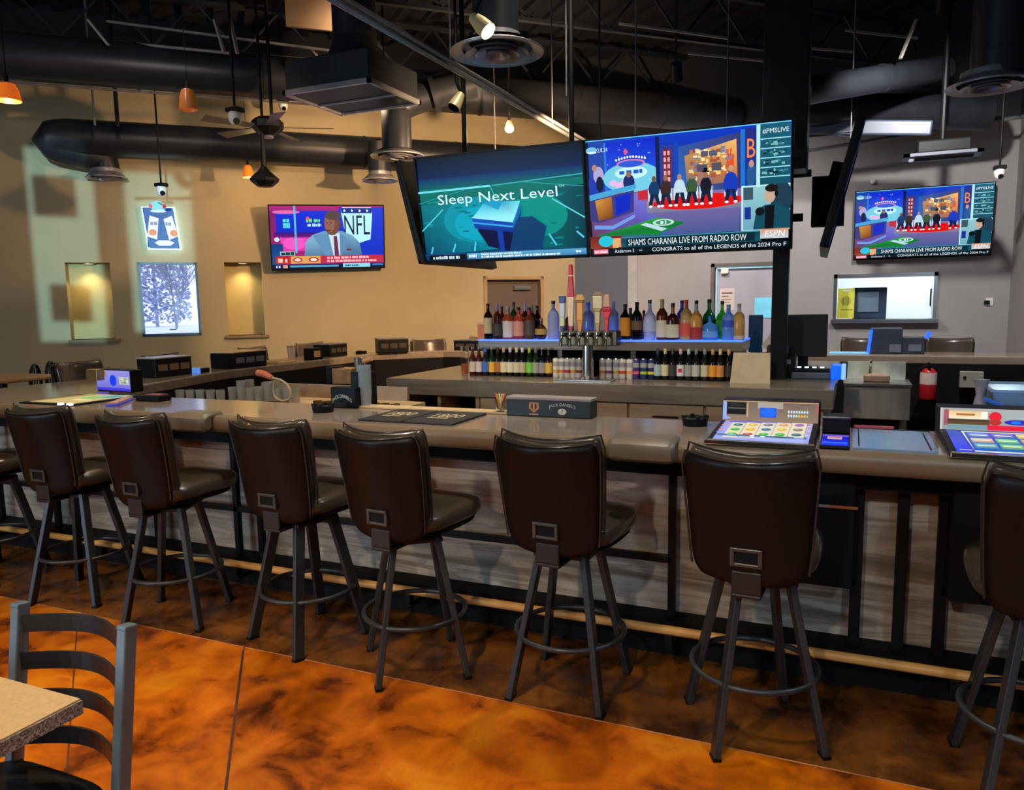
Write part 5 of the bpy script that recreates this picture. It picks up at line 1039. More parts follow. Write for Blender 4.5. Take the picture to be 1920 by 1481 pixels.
def tap(px, ytop, segs, lab):
    """segs: (z fraction, half width, colour) stacked prism segments"""
    y = TY - .10; b = aty(px, 622, y); H = aty(px, ytop, y).z - b.z; t2 = thing('tap_handle', lab, 'tap handle', (b.x, y, b.z), 0, 'beer tap handles')
    names = ['lower_grip', 'grip', 'badge', 'crown', 'finial']
    for i in range(len(segs) - 1):
        f0, w0_, c = segs[i]; f1, w1_, _ = segs[i + 1]; bm = NB(); bar(bm, (0, 0, H * f0), (0, 0, H * f1), w0_ * 2, .03, (0, 1, 0), w1_ * 2, .03); obj(names[i % 5], bm, cmat(c, .3, 0, 'tap'), t2, bevel=.004)
tap(1055, 555, [(0, .012, (30, 60, 110)), (.15, .016, (200, 214, 150)), (.4, .018, (190, 206, 226)), (.8, .022, (30, 60, 130)), (1, .026, 0)], 'blue and white tap handle at the left end')
tap(1071, 496, [(0, .010, (150, 60, 60)), (.08, .017, (226, 196, 160)), (.52, .027, (190, 24, 20)), (.82, .016, (222, 180, 160)), (.85, .017, (200, 16, 14)), (1, .012, 0)], 'very tall red and cream tap handle rising above all others')
tap(1088, 552, [(0, .012, (214, 130, 30)), (.3, .022, (232, 150, 40)), (.78, .022, (150, 90, 40)), (.84, .036, (214, 160, 70)), (1, .02, 0)], 'orange tap handle with a mushroom top')
tap(1121, 547, [(0, .010, (180, 150, 100)), (.2, .016, (214, 190, 130)), (.5, .020, (190, 150, 80)), (.58, .034, (226, 206, 160)), (.9, .036, (150, 120, 70)), (1, .02, 0)], 'cream wooden tap handle with a round badge')
tap(1138, 552, [(0, .010, (220, 60, 50)), (.35, .016, (226, 50, 56)), (.55, .034, (200, 16, 30)), (.66, .026, (214, 160, 130)), (1, .018, 0)], 'bright red tap handle shaped like a torch, second from the right end')
# items standing on the island
def pcard(name, label, cat, x, y, z, w, h, colr, lean=.0, rot=0):
    t = thing(name, label, cat, (x, y, z), rot); bm = NB()
    a = [bm.verts.new(q) for q in ((-w / 2, 0, 0), (w / 2, 0, 0), (w / 2 * .96, lean, h), (-w / 2 * .88, lean, h))]; f = bm.faces.new(a); r = bmesh.ops.extrude_face_region(bm, geom=[f]); bmesh.ops.translate(bm, vec=(0, .006, 0), verts=[v for v in r['geom'] if isinstance(v, bmesh.types.BMVert)])
    obj('sheet', bm, mat(colr[0], colr[1], .6), t); return t
q = aty(1406, 712, 5.60); t = pcard('table_card', 'blank tan table card standing at the right end of the beer row', 'card', q.x, q.y, 1.07, .27, .215, ('tan_card', hx(190, 165, 130)), .03)
obj('card_foot', B(-.135, .135, -.0, .07, 0, .006), mat('tan_card', hx(190, 165, 130)), t)
q = at(1462, 706, 1.07); t = thing('napkin_caddy', 'black straw and napkin caddy on the right end of the island', 'caddy', (q.x, q.y, 1.07))
obj('box', B(-.11, .11, -.05, .11, 0, .17), M['black'], t, bevel=.006); obj('front_label', (lambda p: p)(B(-.09, .08, -.054, -.049, .10, .135)), mat('grey_lettering', hx(150, 146, 140)), t)
obj('divider', B(-.10, .10, .02, .03, .17, .23), M['black'], t)
for s in (-.06, .03): bm = NB(); lathe(bm, [(.028, 0), (.034, .08), (.030, .08), (.024, .004), (0, .004)], (s, .0, .16), 14); obj('cup', bm, mat('smoke_plastic_cup', (.12, .12, .12), .2), t, smooth=True)
t = pcard('receipt_card', 'small white card leaning beside the black post on the island', 'card', *aty(1437, 655, 6.5), .09, .15, ('white_card', hx(206, 196, 176)), .05); t.rotation_euler = (0, .5, 0)
t = thing('cardboard_stand', 'black stand holding the leaning white card', 'stand', (aty(1432, 690, 6.52).x, 6.58, 1.07)); obj('body', B(-.10, .10, -.04, .08, 0, aty(1432, 662, 6.52).z - 1.07), M['black'], t, bevel=.01); obj('base', B(-.12, .12, -.05, .09, 0, .02), M['black'], t)
def monitor(label, px0, px1, y0, y1, Y, rot, zb, col):
    a = aty(px0, y1, Y); b = aty(px1, y0, Y); t = thing('monitor', label, 'monitor', ((a.x + b.x) / 2, Y, zb), rot); w_ = (b.x - a.x) / 2; h0 = a.z - zb; h1 = b.z - zb
    obj('display', B(-w_, w_, -.02, .02, h0, h1), col, t, bevel=.006); obj('rear_casing', B(-w_ * .6, w_ * .6, .02, .06, h0 + .05, h1 - .08), M['black'], t, bevel=.01)
    obj('stand', B(-.04, .04, .0, .05, 0, max(h0 + .06, .08)), M['black'], t); obj('foot', B(-.12, .12, -.08, .12, 0, .012), M['black'], t, bevel=.004); return t
monitor('large dark monitor back standing at the right rear of the island', 1462, 1553, 589, 668, 7.0, 0, 1.07, mat('dark_slate_monitor', (.012, .016, .02), .35))
monitor('narrow dark blue screen beside the black post', 1403, 1431, 590, 660, 6.75, 0, 1.07, mat('navy_screen', hx(16, 36, 56), .3, emis=hx(10, 40, 64), es=.4))
t = thing('cash_register', 'point of sale terminal base with blue glow on the right end of the island', 'cash register', at(1530, 710, 1.07)); t.rotation_euler = (0, 0, .0)
obj('base', B(-.17, .10, -.05, .30, 0, .05), mat('grey_register', hx(80, 84, 100), .4), t, bevel=.01); obj('tray', B(-.16, .09, -.03, .1, .05, .07), M['black'], t, bevel=.006)
obj('glow_panel', B(.10, .17, -.05, .20, 0, .10), mat('blue_glow_panel', hx(20, 90, 230), .3, emis=hx(6, 90, 240), es=1.0), t, bevel=.01); obj('edge_panel', B(.17, .20, -.05, .20, 0, .10), mat('pale_blue_panel', hx(150, 200, 240), .3, emis=hx(130, 190, 240), es=.7), t, bevel=.006)
for k in range(4): obj('indicator', B(-.15 + .055 * k, -.12 + .055 * k, .28, .302, .055, .065), mat('indicator_white', (1, 1, 1), .3, emis=(.8, .9, 1), es=1.2), t)

# ================================================================== FAR SIDE, RIGHT
q = aty(1645, 690, 8.72); t = thing('bar_sink', 'stainless bar sink unit with a tall splash guard below the far counter', 'sink', (.22, 7.6, 0))
x0, x1 = aty(1582, 740, 7.35).x - .22, aty(1708, 740, 7.35).x - .22
zt = aty(1640, 726, 7.35).z; zb = aty(1640, 786, 7.35).z; zs = aty(1640, 678, 7.85).z
obj('basin', B(x0, x1, -.25, .20, zb, zt), mat('worn_stainless', hx(190, 184, 172), .3, metal=.55, var=.15, scale=3, stretch=(4, 1, 1)), t, bevel=.008); obj('drainboard', B(x0 - .01, x1 + .01, -.27, .24, zt, zt + .03), M['stainless'], t, bevel=.008)
obj('splash_guard', B(x0 + .02, x1 - .02, .24, .26, zt, zs), mat('mottled_steel_guard', hx(206, 214, 200), .45, metal=.4, var=.35, scale=5), t)
bm = NB(); tube(bm, bend((-.05, .18, zt), (-.05, .18, zt + .25), (-.05, .0, zt + .2)), .012, 10); obj('faucet', bm, M['chrome'], t, smooth=True)
bm = NB(); superbox(bm, .11, .09, zt + .03, zt + .09, n=18); obj('bar_cloth', bm, mat('tan_cloth', hx(170, 140, 116), .8), t, smooth=True)
for sx in (x0 + .04, x1 - .04):
    for sy in (-.2, .16): obj('leg', B(sx - .02, sx + .02, sy - .02, sy + .02, 0, zb), M['stainless'], t)
# extinguisher
q = aty(1739, 748, 8.6); t = thing('fire_extinguisher', 'red fire extinguisher with a white label below the far counter', 'fire extinguisher', (q.x, 8.62, q.z)); H = aty(1739, 690, 8.6).z - q.z
bm = NB(); lathe(bm, [(0, 0), (.07, 0), (.075, .02), (.075, H * .84), (.05, H * .95), (.025, H), (0, H)], n=20); obj('cylinder', bm, M['red'], t, smooth=True)
bm = NB(); lathe(bm, [(.0765, H * .48), (.0765, H * .86)], n=20); obj('label', bm, mat('white_label_sheet', hx(220, 200, 196), .5), t, smooth=True)
bm = NB(); box(bm, -.015, .015, -.05, .03, H, H + .03); box(bm, -.012, .012, -.08, .03, H + .04, H + .055); obj('valve', bm, M['black'], t, bevel=.004)
bm = NB(); tube(bm, bend((.0, 0, H + .02), (-.13, 0, H + .02), (-.10, 0, H * .45)), .010, 8); obj('hose', bm, M['black'], t, smooth=True)
obj('bracket', B(-.05, .05, .075, .13, H * .3, H * .9), M['black'], t)
q = aty(1821, 727, 8.68); q2 = aty(1821, 697, 8.68); t = thing('switch_box', 'pale grey square box on the dark fascia behind the gaming machine', 'switch box', (q.x, 8.72, q.z)); obj('box', B(-.10, .10, -.04, .025, 0, q2.z - q.z), mat('pale_box', hx(150, 150, 138), .6), t, bevel=.004); bm = NB(); lathe(bm, [(0, 0)], (0, 0, 0)) if False else tube(bm, [(-.06, -.041, .1), (-.06, -.046, .1)], .014, 10); obj('knob', bm, M['black'], t)
# blue-lit machine and counter items on the far counter
zc = 1.07; q = aty(1685, 655, 9.0); t = thing('gaming_machine', 'dark gaming machine back with two blue side lights on the far right counter', 'gaming machine', (aty(1680, 640, 9.0).x, 9.05, zc)); X = lambda px: aty(px, 640, 8.95).x - t.location.x; Zp = lambda py: aty(1680, py, 8.95).z - zc
obj('cabinet', B(X(1632), X(1692), -.10, .16, 0, Zp(615)), mat('charcoal_machine', hx(44, 52, 64), .5), t, bevel=.01); obj('side_cabinet', B(X(1692), X(1735), -.08, .16, 0, Zp(632)), mat('charcoal_machine', hx(44, 52, 64), .5), t, bevel=.01)
obj('panel', B(X(1668), X(1690), -.106, -.10, .02, .10), mat('grey_panel', hx(96, 104, 116), .5), t); obj('panel', B(X(1704), X(1728), -.086, -.08, .03, .10), mat('grey_panel', hx(96, 104, 116), .5), t)
bm = NB(); bar(bm, (X(1628), -.12, 0), (X(1633), -.12, Zp(618)), .03, .02, (0, 1, 0)); obj('blue_light', bm, M['bluelight'], t); bm = NB(); bar(bm, (X(1737), -.10, Zp(634)), (X(1742), -.10, Zp(622)), .04, .02, (0, 1, 0)); obj('blue_light', bm, M['bluelight'], t)
t = tag(obj('counter_screen', B(aty(1556, 652, 8.95).x, aty(1628, 652, 8.95).x, 8.86, 9.06, 1.072, 1.085), mat('pale_cyan_glow', hx(120, 180, 205), .3, emis=hx(90, 160, 200), es=.6), bevel=.003), 'pale cyan glowing strip lying on the far counter left of the blue-lit machine', 'screen')  # glowing slab in place of blue light on the counter top

# ================================================================== ITEMS ON THE FRONT BAR
ZC = 1.0705
def slot_machine(x0, x1, label, header, screenpic, zt=.105):
    w_ = x1 - x0; t = thing('gaming_machine', label, 'gaming machine', ((x0 + x1) / 2, 3.5, ZC)); hw = w_ / 2
    bm = NB(); pr = [(-.33, 0), (.27, 0), (.27, zt + .02), (.14, zt + .02), (.12, .035), (-.31, .012)]
    v = [[bm.verts.new((s * hw, a, b)) for a, b in pr] for s in (-1, 1)]
    for k in range(len(pr)): bm.faces.new((v[0][k], v[0][(k + 1) % 6], v[1][(k + 1) % 6], v[1][k]))
    bm.faces.new(v[0][::-1]); bm.faces.new(v[1]); obj('cabinet', bm, M['black'], t, bevel=.004)
    bm = NB(); bar(bm, (-hw, -.335, .012), (hw, -.335, .012), .02, .02, (0, 1, 0)); obj('front_trim', bm, M['chrome'], t, bevel=.003)
    # tilted game screen
    sl = math.atan2(.023, .43); p = screenpic(w_ - .05, .40); p.build('game_screen', M['pic'], t, (-hw + .025, -.30, .0155), (-math.pi / 2 + sl, 0, 0))
    # header panel
    hp = header(w_ - .01, zt - .015); hp.build('header_panel', M['picmatte'] if False else M['pic'], t, (-hw + .005, .114, .036), (-.17, 0, 0))
    return t
def hdr1(w_, h_):
    p = Pic(w_, h_, .0005); p.rect(0, 0, 1, 1, (116, 100, 88), (150, 126, 108)); p.rect(0, 0, 1, .05, (190, 150, 110)); p.rect(0, .05, .04, .8, (150, 180, 240)); p.poly([(.0, .7), (.1, .9), (0, 1)], (150, 170, 230)); p.rect(.045, .08, .25, .7, (8, 10, 18)); p.rect(.06, .36, .245, .41, (110, 114, 120)); p.rect(.08, .15, .2, .18, (60, 60, 66)); p.rect(.08, .24, .2, .27, (60, 60, 66)); p.rect(.26, .1, .275, .8, (200, 170, 130)); p.rect(.375, .06, .64, .36, (176, 164, 156)); p.poly([(.4, .32), (.575, .32), (.57, .8), (.40, .8)], (20, 90, 235)); p.ell(.49, .56, .08, .2, (26, 110, 255))
    for j in range(2):
        for k in range(8): p.ell(.70 + .027 * k, .48 + .2 * j, .010, .075, ((200, 235, 240) if not (j == 1 and 3 < k < 7) else (250, 190, 80)) if k < 7 or j == 0 else (110, 220, 120), 8)
    p.rect(.985, .1, 1, .5, (230, 80, 90)); return p
def reels(w_, h_):
    p = Pic(w_, h_, .0003); p.rect(0, 0, 1, 1, (170, 170, 235), (150, 160, 235)); p.rect(.05, .02, .97, .12, (70, 70, 190), (130, 120, 200))
    for k in range(5):
        u = .09 + .172 * k; p.rect(u, .12, u + .165, .88, (226, 216, 184), (236, 226, 190))
        for j in range(3):
            c = ((60, 110, 130), (220, 150, 90), (70, 180, 70), (230, 180, 60), (150, 80, 190), (214, 110, 70), (130, 120, 110), (200, 90, 60))[(k * 3 + j * 2 + (j == 2 and k in (0, 3)) * 3) % 8]
            if (j == 2 and k in (0, 3)): c = (60, 185, 70)
            if (j == 1 and k == 1): c = (232, 176, 40)
            p.ell(u + .085, .24 + .25 * j, .055, .07, c, 14); p.ell(u + .075, .22 + .25 * j, .025, .025, tuple(min(255, x + 50) for x in c), 8)
        p.rect(u + .165, .12, u + .169, .88, (120, 100, 80))
    for j in range(6): p.rect(.015, .16 + .12 * j, .07, .22 + .12 * j, ((220, 120, 110), (120, 150, 230))[j % 2]); p.rect(.955, .16 + .12 * j, .99, .22 + .12 * j, ((230, 150, 110), (190, 200, 240))[j % 2])
    p.rect(.04, .90, .98, .985, (40, 90, 120), (90, 140, 190)); p.ell(.42, .945, .028, .03, (255, 255, 255)); p.ell(.53, .945, .028, .03, (240, 255, 245)); p.rect(.15, .92, .25, .96, (160, 200, 220)); p.rect(.65, .92, .75, .96, (20, 40, 60)); p.rect(.85, .92, .95, .96, (180, 210, 240)); return p
XA = at(1342, 835, ZC).x; XB = at(1537, 838, ZC).x
slot_machine(-.535, -.115, 'bar-top gaming machine showing a grid of fruit-like reel symbols', hdr1, reels)
def hdr2(w_, h_):
    p = Pic(w_, h_, .0005); p.rect(0, 0, 1, 1, (176, 176, 176), (150, 160, 166)); p.rect(0, 0, .02, 1, (200, 196, 190)); p.rect(.03, .08, .07, .8, (170, 90, 100)); p.rect(.07, .12, .38, .48, (240, 200, 140), (255, 236, 200)); p.rect(.13, .24, .28, .33, (176, 110, 30)); p.rect(.33, .14, .38, .46, (255, 250, 235)); p.rect(.06, .5, .40, .74, (70, 50, 24), (110, 80, 50)); p.rect(.06, .76, .40, .94, (120, 160, 168)); p.ell(.44, .35, .05, .22, (236, 24, 50)); p.rect(.38, .74, .72, .96, (240, 20, 56)); p.ell(.44, .6, .05, .14, (190, 50, 40)); p.rect(.5, .1, .85, .45, (170, 180, 180)); p.ell(.62, .58, .11, .12, (50, 40, 190)); p.ell(.60, .58, .04, .07, (20, 130, 235)); p.rect(.75, .5, .9, .9, (180, 140, 140)); return p
def poker(w_, h_):
    p = Pic(w_, h_, .0003); p.rect(0, 0, 1, 1, (20, 60, 160), (10, 50, 200)); p.rect(.0, .02, .12, .95, (60, 80, 170), (10, 60, 250)); p.poly([(.13, .04), (.99, .04), (.99, .95), (.15, .95)], (220, 224, 190)); p.rect(.15, .09, .985, .90, (16, 80, 190))
    cs = [(110, 150, 250), (100, 140, 235), (250, 226, 110), (226, 206, 190), (110, 226, 160), (240, 190, 60), (90, 190, 220), (130, 214, 140), (236, 200, 80), (250, 250, 200)]
    for j in range(3):
        for k in range(4): u = .17 + .205 * k; v = .13 + .26 * j; c = cs[(j * 3 + k) % 10]; p.rect(u, v, u + .18, v + .2, c, tuple(int(x * .7) for x in c)); p.rect(u + .02, v + .07, u + .16, v + .11, (250, 236, 200)); 
    p.rect(.02, .965, .12, .99, (230, 220, 200)); return p
slot_machine(.345, .80, 'bar-top gaming machine with a red and gold lit header at the right edge', hdr2, poker)
# bill acceptor beside the first machine
t = thing('bill_acceptor', 'small blue-lit bill acceptor screen right of the reel gaming machine', 'bill acceptor', (-.045, 3.5, ZC))
bm = NB(); box(bm, -.055, .055, -.30, .20, 0, .012); box(bm, -.055, .055, .02, .20, .012, .075); obj('body', bm, M['black'], t, bevel=.004)
p = Pic(.10, .26, .0003); p.rect(0, 0, 1, 1, (120, 90, 220), (20, 20, 180)); p.rect(.0, .2, 1, 1, (14, 10, 200), (30, 60, 230)); p.rect(.2, .2, .75, .45, (230, 170, 150)); p.rect(.25, .26, .7, .3, (120, 60, 140)); p.rect(.05, .72, .95, .82, (60, 110, 250)); p.build('lit_screen', M['pic'], t, (-.05, -.28, .0125), (-math.pi / 2, 0, 0))
obj('top_trim', B(-.055, .055, .0, .025, .075, .082), M['chrome'], t)
# switched-off glass game panel set in the counter
t = thing('game_glass_panel', 'flat dark-edged glass game panel set in the counter between the machines', 'glass panel', (.165, 3.46, ZC))
obj('glass', B(-.145, .15, -.22, .26, 0, .006), mat('blue_grey_glass', hx(136, 168, 200), .12, var=.04), t); bm = NB()  # blue reflection painted into the glass colour
for q in ((-.15, .155, .26, .27), (-.125, -.12, -.18, .24), (.125, .13, -.2, .2)): box(bm, q[0], q[1], q[2], q[3], .0, .0085)
obj('edge_seal', bm, M['black'], t); obj('red_strip', B(-.14, .02, .262, .28, 0, .02), mat('red_white_strip', hx(200, 80, 90), .5), t)
# rubber bar mats
def matpoly(px):
    return [at(x, y, ZC) for x, y in px]
def mat18(q, lab):
    c = sum(q, Vector()) / 4; t = thing('bar_mat', lab, 'bar mat', (c.x, c.y, ZC), 0, 'black rubber bar mats')
    bm = NB(); prism(bm, [(v.x - c.x, v.y - c.y) for v in q], 0, .010); obj('rubber', bm, mat('black_rubber_mat', (.022, .020, .019), .55, var=.2, scale=80, bump=.2), t, bevel=.003)
    xs = [v.x - c.x for v in q]; wd = (max(xs) - min(xs)) * .62; p = Pic(wd, .19, .0004)
    p.text('1800', .02, .05, .98, .62, (226, 206, 160)); p.rect(.05, .74, .72, .86, (206, 184, 140)); p.build('lettering', M['picmatte'], t, (-wd / 2, -.09, .0108), (-math.pi / 2, 0, 0)); return t
y0m, y1m = 3.27, 3.66
mat18([Vector((-2.30, y0m, 0)), Vector((-2.045, y0m, 0)), Vector((-2.045, y1m, 0)), Vector((-2.30, y1m, 0))], 'left of two black rubber bar mats lettered 1800')
mat18([Vector((-2.035, y0m, 0)), Vector((-1.755, y0m, 0)), Vector((-1.755, y1m, 0)), Vector((-2.035, y1m, 0))], 'right of two black rubber bar mats lettered 1800')
# tan service ledge strip and garnish cup
t = tag(obj('service_ledge', B(-2.60, -1.60, 3.69, 3.785, ZC, ZC + .012), mat('tan_ledge', hx(206, 176, 130), .5), bevel=.003), 'cream ledge strip behind the rubber bar mats', 'ledge')
t = thing('straw_cup', 'small clear cup of red and yellow picks beside the black napkin box', 'cup', (-1.70, 3.72, ZC + .012)); bm = NB(); lathe(bm, [(0, 0), (.024, 0), (.032, .07), (.029, .07), (.021, .004), (0, .004)], n=16); obj('cup', bm, M['glass'], t, smooth=True)
for k in range(6): a = k * 1.05; bm = NB(); bar(bm, (0, 0, .005), (.03 * math.cos(a), .02 * math.sin(a), .095), .007, .007); obj('pick', bm, cmat(((220, 60, 40), (240, 190, 60), (240, 230, 200))[k % 3], .5, 0, 'pick'), t)
# napkin box with lettering
t = thing('napkin_box', 'long black napkin box with a gold crest and white lettering', 'napkin box', (-1.415, 3.73, ZC))
obj('box', B(-.232, .232, -.055, .05, 0, .085), mat('slate_black_box', (.018, .024, .030), .4), t, bevel=.004); obj('napkins', B(-.236, .232, -.05, .05, .085, .10), mat('grey_tray_top', hx(160, 146, 140), .5), t, bevel=.003)
p = Pic(.42, .08, .0005); p.poly([(.26, .12), (.38, .12), (.39, .5), (.32, .82), (.25, .5)], (196, 130, 80)); p.poly([(.285, .2), (.355, .2), (.36, .46), (.32, .66), (.28, .46)], (40, 40, 44)); p.rect(.31, .2, .33, .6, (210, 150, 100)); p.rect(.26, .86, .38, .93, (210, 180, 150)); p.text("JACK DANIEL'S", .52, .10, .86, .36, (220, 214, 196), arc=.16); p.ell(.69, .66, .055, .2, (220, 214, 196)); p.text('7', .675, .52, .705, .8, (20, 24, 30)); p.build('lettering', M['picmatte'], t, (-.21, -.0565, .004))
# ashtrays
def ashtray(x, y, lab):
    t = thing('ashtray', lab, 'ashtray', (x, y, ZC), 0, 'black ashtrays on the front counter'); bm = NB(); lathe(bm, [(0, 0), (.056, 0), (.062, .036), (.056, .042), (.050, .036), (.044, .012), (0, .010)], n=20); obj('dish', bm, M['black'], t, smooth=True)
    for k in range(4): a = k * math.pi / 2 + .4; bm = NB(); box(bm, -.010, .010, -.008, .008, .034, .048); o = obj('rest', bm, M['black'], t, bevel=.003); o.location = (.054 * math.cos(a), .054 * math.sin(a), 0); o.rotation_euler = (0, 0, a)
q = at(606, 772, ZC); ashtray(q.x, q.y, 'black ashtray on the counter left of the rubber mats')
q = at(1303, 797, ZC); ashtray(q.x, q.y, 'black ashtray on the counter just left of the reel gaming machine')
# caddy, tall black bin and cup stack
q = at(664, 762, ZC); t = thing('napkin_caddy', 'black caddy with arched white lettering left of the rubber mats', 'caddy', (q.x, 3.70, ZC)); obj('box', B(-.105, .07, -.04, .05, 0, .12), M['black'], t, bevel=.006)
p = Pic(.15, .06, .0005); p.text("JACK DANIEL'S", .05, .15, .95, .62, (226, 222, 210), arc=.45); p.build('lettering', M['picmatte'], t, (-.10, -.0415, .03))
q = at(688, 762, ZC); t = thing('straw_bin', 'tall black bin topped with a metal scoop holder', 'bin', (q.x + .02, 3.86 - .14, ZC)); 
t.location = (at(690, 758, ZC).x, 3.80 - .0, ZC); obj('bin', B(-.065, .055, -.03, .07, -.0, .20), M['black'], t, bevel=.008); bm = NB(); lathe(bm, [(.028, .20), (.032, .28), (.028, .28), (.024, .2)], (-.03, .02, 0), 14); obj('scoop_holder', bm, M['stainless'], t, smooth=True); bm = NB(); tube(bm, [(-.02, .02, .25), (.055, .02, .275)], .014, 10); obj('scoop_grip', bm, mat('tan_grip', hx(190, 140, 90), .4), t, smooth=True)
q = at(722, 755, ZC); t = thing('cup_stack', 'tall stack of clear plastic cups beside the black bin', 'cup stack', (q.x, 3.74, ZC))
for k in range(9): bm = NB(); lathe(bm, [(.030, .018 * k), (.038, .018 * k + .10), (.036, .018 * k + .10), (.028, .018 * k + .004), (0, .018 * k + .004)] if k < 1 else [(.034, .018 * k + .06), (.038, .018 * k + .10), (.036, .018 * k + .10), (.033, .018 * k + .06)], n=18); obj('cup', bm, mat('frosted_cup_plastic', (.7, .78, .82), .15, trans=.7, var=.02), t, smooth=True)
# left end: machine, lit map screen, clutter
def backmachine(label, x, y, rot, w_, d_, h_, m1, extra=None, panel=None):
    t = thing('gaming_machine', label, 'gaming machine', (x, y, ZC), rot); obj('cabinet', B(-w_ / 2, w_ / 2, -d_ / 2, d_ / 2, 0, h_), m1, t, bevel=.008)
    obj('lid', B(-w_ / 2 - .004, w_ / 2 + .004, -d_ / 2 - .004, d_ / 2 + .004, h_, h_ + .012), extra or M['steel'], t, bevel=.004)
    for k in range(3): obj('vent_strip', B(-w_ / 2 + .03 + k * w_ / 3.3, -w_ / 2 + .03 + k * w_ / 3.3 + w_ / 4.2, -d_ / 2 - .005, -d_ / 2, h_ * .35, h_ * .7), panel or mat('machine_vent', (.05, .04, .03), .3), t)
    return t
q = at(214, 736, ZC)
t = thing('gaming_machine', 'blue-violet lit gaming machine at the left end of the front counter', 'gaming machine', (-4.86, 3.93, ZC), -.12)
bm = NB(); box(bm, -.21, .20, .0, .10, 0, .16); obj('cabinet', bm, M['black'], t, bevel=.008)
p = Pic(.40, .145, .0005); p.rect(0, 0, 1, 1, (150, 150, 226), (110, 110, 216)); p.ell(.5, .5, .10, .28, (20, 60, 235)); p.rect(.68, .3, .96, .68, (190, 196, 190)); p.specks(.7, .34, .95, .66, 14, [(250, 240, 160), (120, 140, 130)], .04, .1); p.rect(0, .86, 1, 1, (70, 60, 220)); p.rect(.02, .02, .3, .3, (150, 110, 60)); p.build('lit_panel', M['pic'], t, (-.20, -.002, .008))
obj('card_reader', B(-.235, -.10, -.06, .0, .08, .16), mat('gold_reader', (.35, .22, .08), .3, metal=.8), t, bevel=.006)
p = Pic(.42, .44, .0004); p.rect(0, 0, 1, 1, (190, 180, 120), (206, 176, 110)); p.ell(.6, .35, .2, .2, (140, 190, 110)); p.ell(.8, .2, .15, .16, (60, 160, 150)); p.rect(.5, .6, .9, .68, (240, 220, 150)); p.poly([(0, .2), (.2, 0), (.25, .1), (.1, .9), (0, 1)], (150, 120, 70))
t = thing('flat_game_screen', 'flat yellow-green lit game screen at the left end of the front counter', 'game screen', (-4.63, 3.50, ZC)); obj('bezel', B(-.25, .25, -.26, .24, 0, .008), M['black'], t, bevel=.002); p.build('lit_screen', M['pic'], t, (-.21, -.22, .0085), (-math.pi / 2, 0, 0))
for k, (px, py) in enumerate(((114, 759), (131, 760))): q = at(px, py, ZC + .01); tag(obj('lit_button', (lambda b: (lathe(b, [(0, 0), (.02, 0), (.018, .012), (0, .014)], n=14), b)[1])(NB()), mat('white_lit_button', (1, 1, 1), .3, emis=(.75, 1, .95), es=1.0), smooth=True), ('left', 'right')[k] + ' of two glowing white buttons on the yellow-green game screen', 'button').location = q
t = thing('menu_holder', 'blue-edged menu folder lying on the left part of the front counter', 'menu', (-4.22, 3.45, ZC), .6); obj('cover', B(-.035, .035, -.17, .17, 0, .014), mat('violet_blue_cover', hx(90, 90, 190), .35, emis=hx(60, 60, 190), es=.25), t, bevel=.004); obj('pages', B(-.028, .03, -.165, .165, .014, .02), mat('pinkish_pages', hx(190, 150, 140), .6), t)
t = thing('card_tray', 'low black tray with red top in front of the blue-violet machine', 'tray', at(285, 751, ZC)); obj('tray', B(-.09, .11, -.05, .06, 0, .035), M['black'], t, bevel=.008); obj('red_top', B(-.03, .10, -.035, .045, .035, .043), mat('maroon_top', hx(120, 60, 56), .4), t, bevel=.004)
# machines along the left arm
R90 = -math.pi / 2
M['stripe'] = mat('pale_metal_lid', hx(190, 180, 176), .3, metal=.3)
backmachine('black striped gaming machine back on the left arm of the bar', -5.55, 5.02, math.pi / 2, .40, .22, .16, M['black'], M['stripe'], mat('machine_vent_glow', hx(110, 84, 60), .35, emis=hx(60, 40, 24), es=.3))
backmachine('black gaming machine with a tan lid on the left arm of the bar', -5.60, 5.98, math.pi / 2, .46, .30, .15, M['black'], mat('tan_lid', hx(206, 176, 140), .4), mat('machine_vent_grey', hx(110, 110, 130), .35))
backmachine('small black gaming machine near the far left corner of the bar', -5.66, 7.55, math.pi / 2, .34, .24, .14, M['black'])
backmachine('black gaming machine just left of the far corner', -5.30, 8.33, math.pi / 4, .38, .22, .17, M['black'])
backmachine('low wide black gaming machine on the far counter behind the shelf', -4.45, 8.98, 0, .50, .25, .12, M['black'])
q = at(377, 702, ZC); t = thing('card_reader', 'small blue-lit card reader beside the black striped machine', 'card reader', (-5.50, 5.38, ZC), math.pi / 2); obj('body', B(-.07, .07, -.04, .05, 0, .04), M['black'], t, bevel=.006); obj('blue_side', B(-.075, -.05, -.045, .05, .0, .045), mat('light_blue_glow', hx(110, 160, 235), .3, emis=hx(90, 150, 240), es=.7), t)
def smallitem(name, label, cat, x, y, parts):
    t = thing(name, label, cat, (x, y, ZC))
    for nm, b, m_ in parts: obj(nm, B(*b), m_, t, bevel=.004)
    return t
smallitem('menu_stack', 'pile of cream menus on the left arm of the bar', 'menus', -5.62, 6.55, [('menus', (-.12, .14, -.14, .14, 0, .02), mat('cream_menu', hx(206, 180, 140), .6)), ('top_menu', (-.10, .12, -.1, .12, .02, .028), mat('tan_menu', hx(160, 130, 96), .6))])
smallitem('condiment_box', 'black box with a tan label by the cup dispenser on the left arm', 'box', -5.50, 7.02, [('box', (-.06, .06, -.09, .09, 0, .13), M['black']), ('label', (.06, .063, -.06, .05, .03, .10), mat('tan_label', hx(190, 150, 100), .5))])
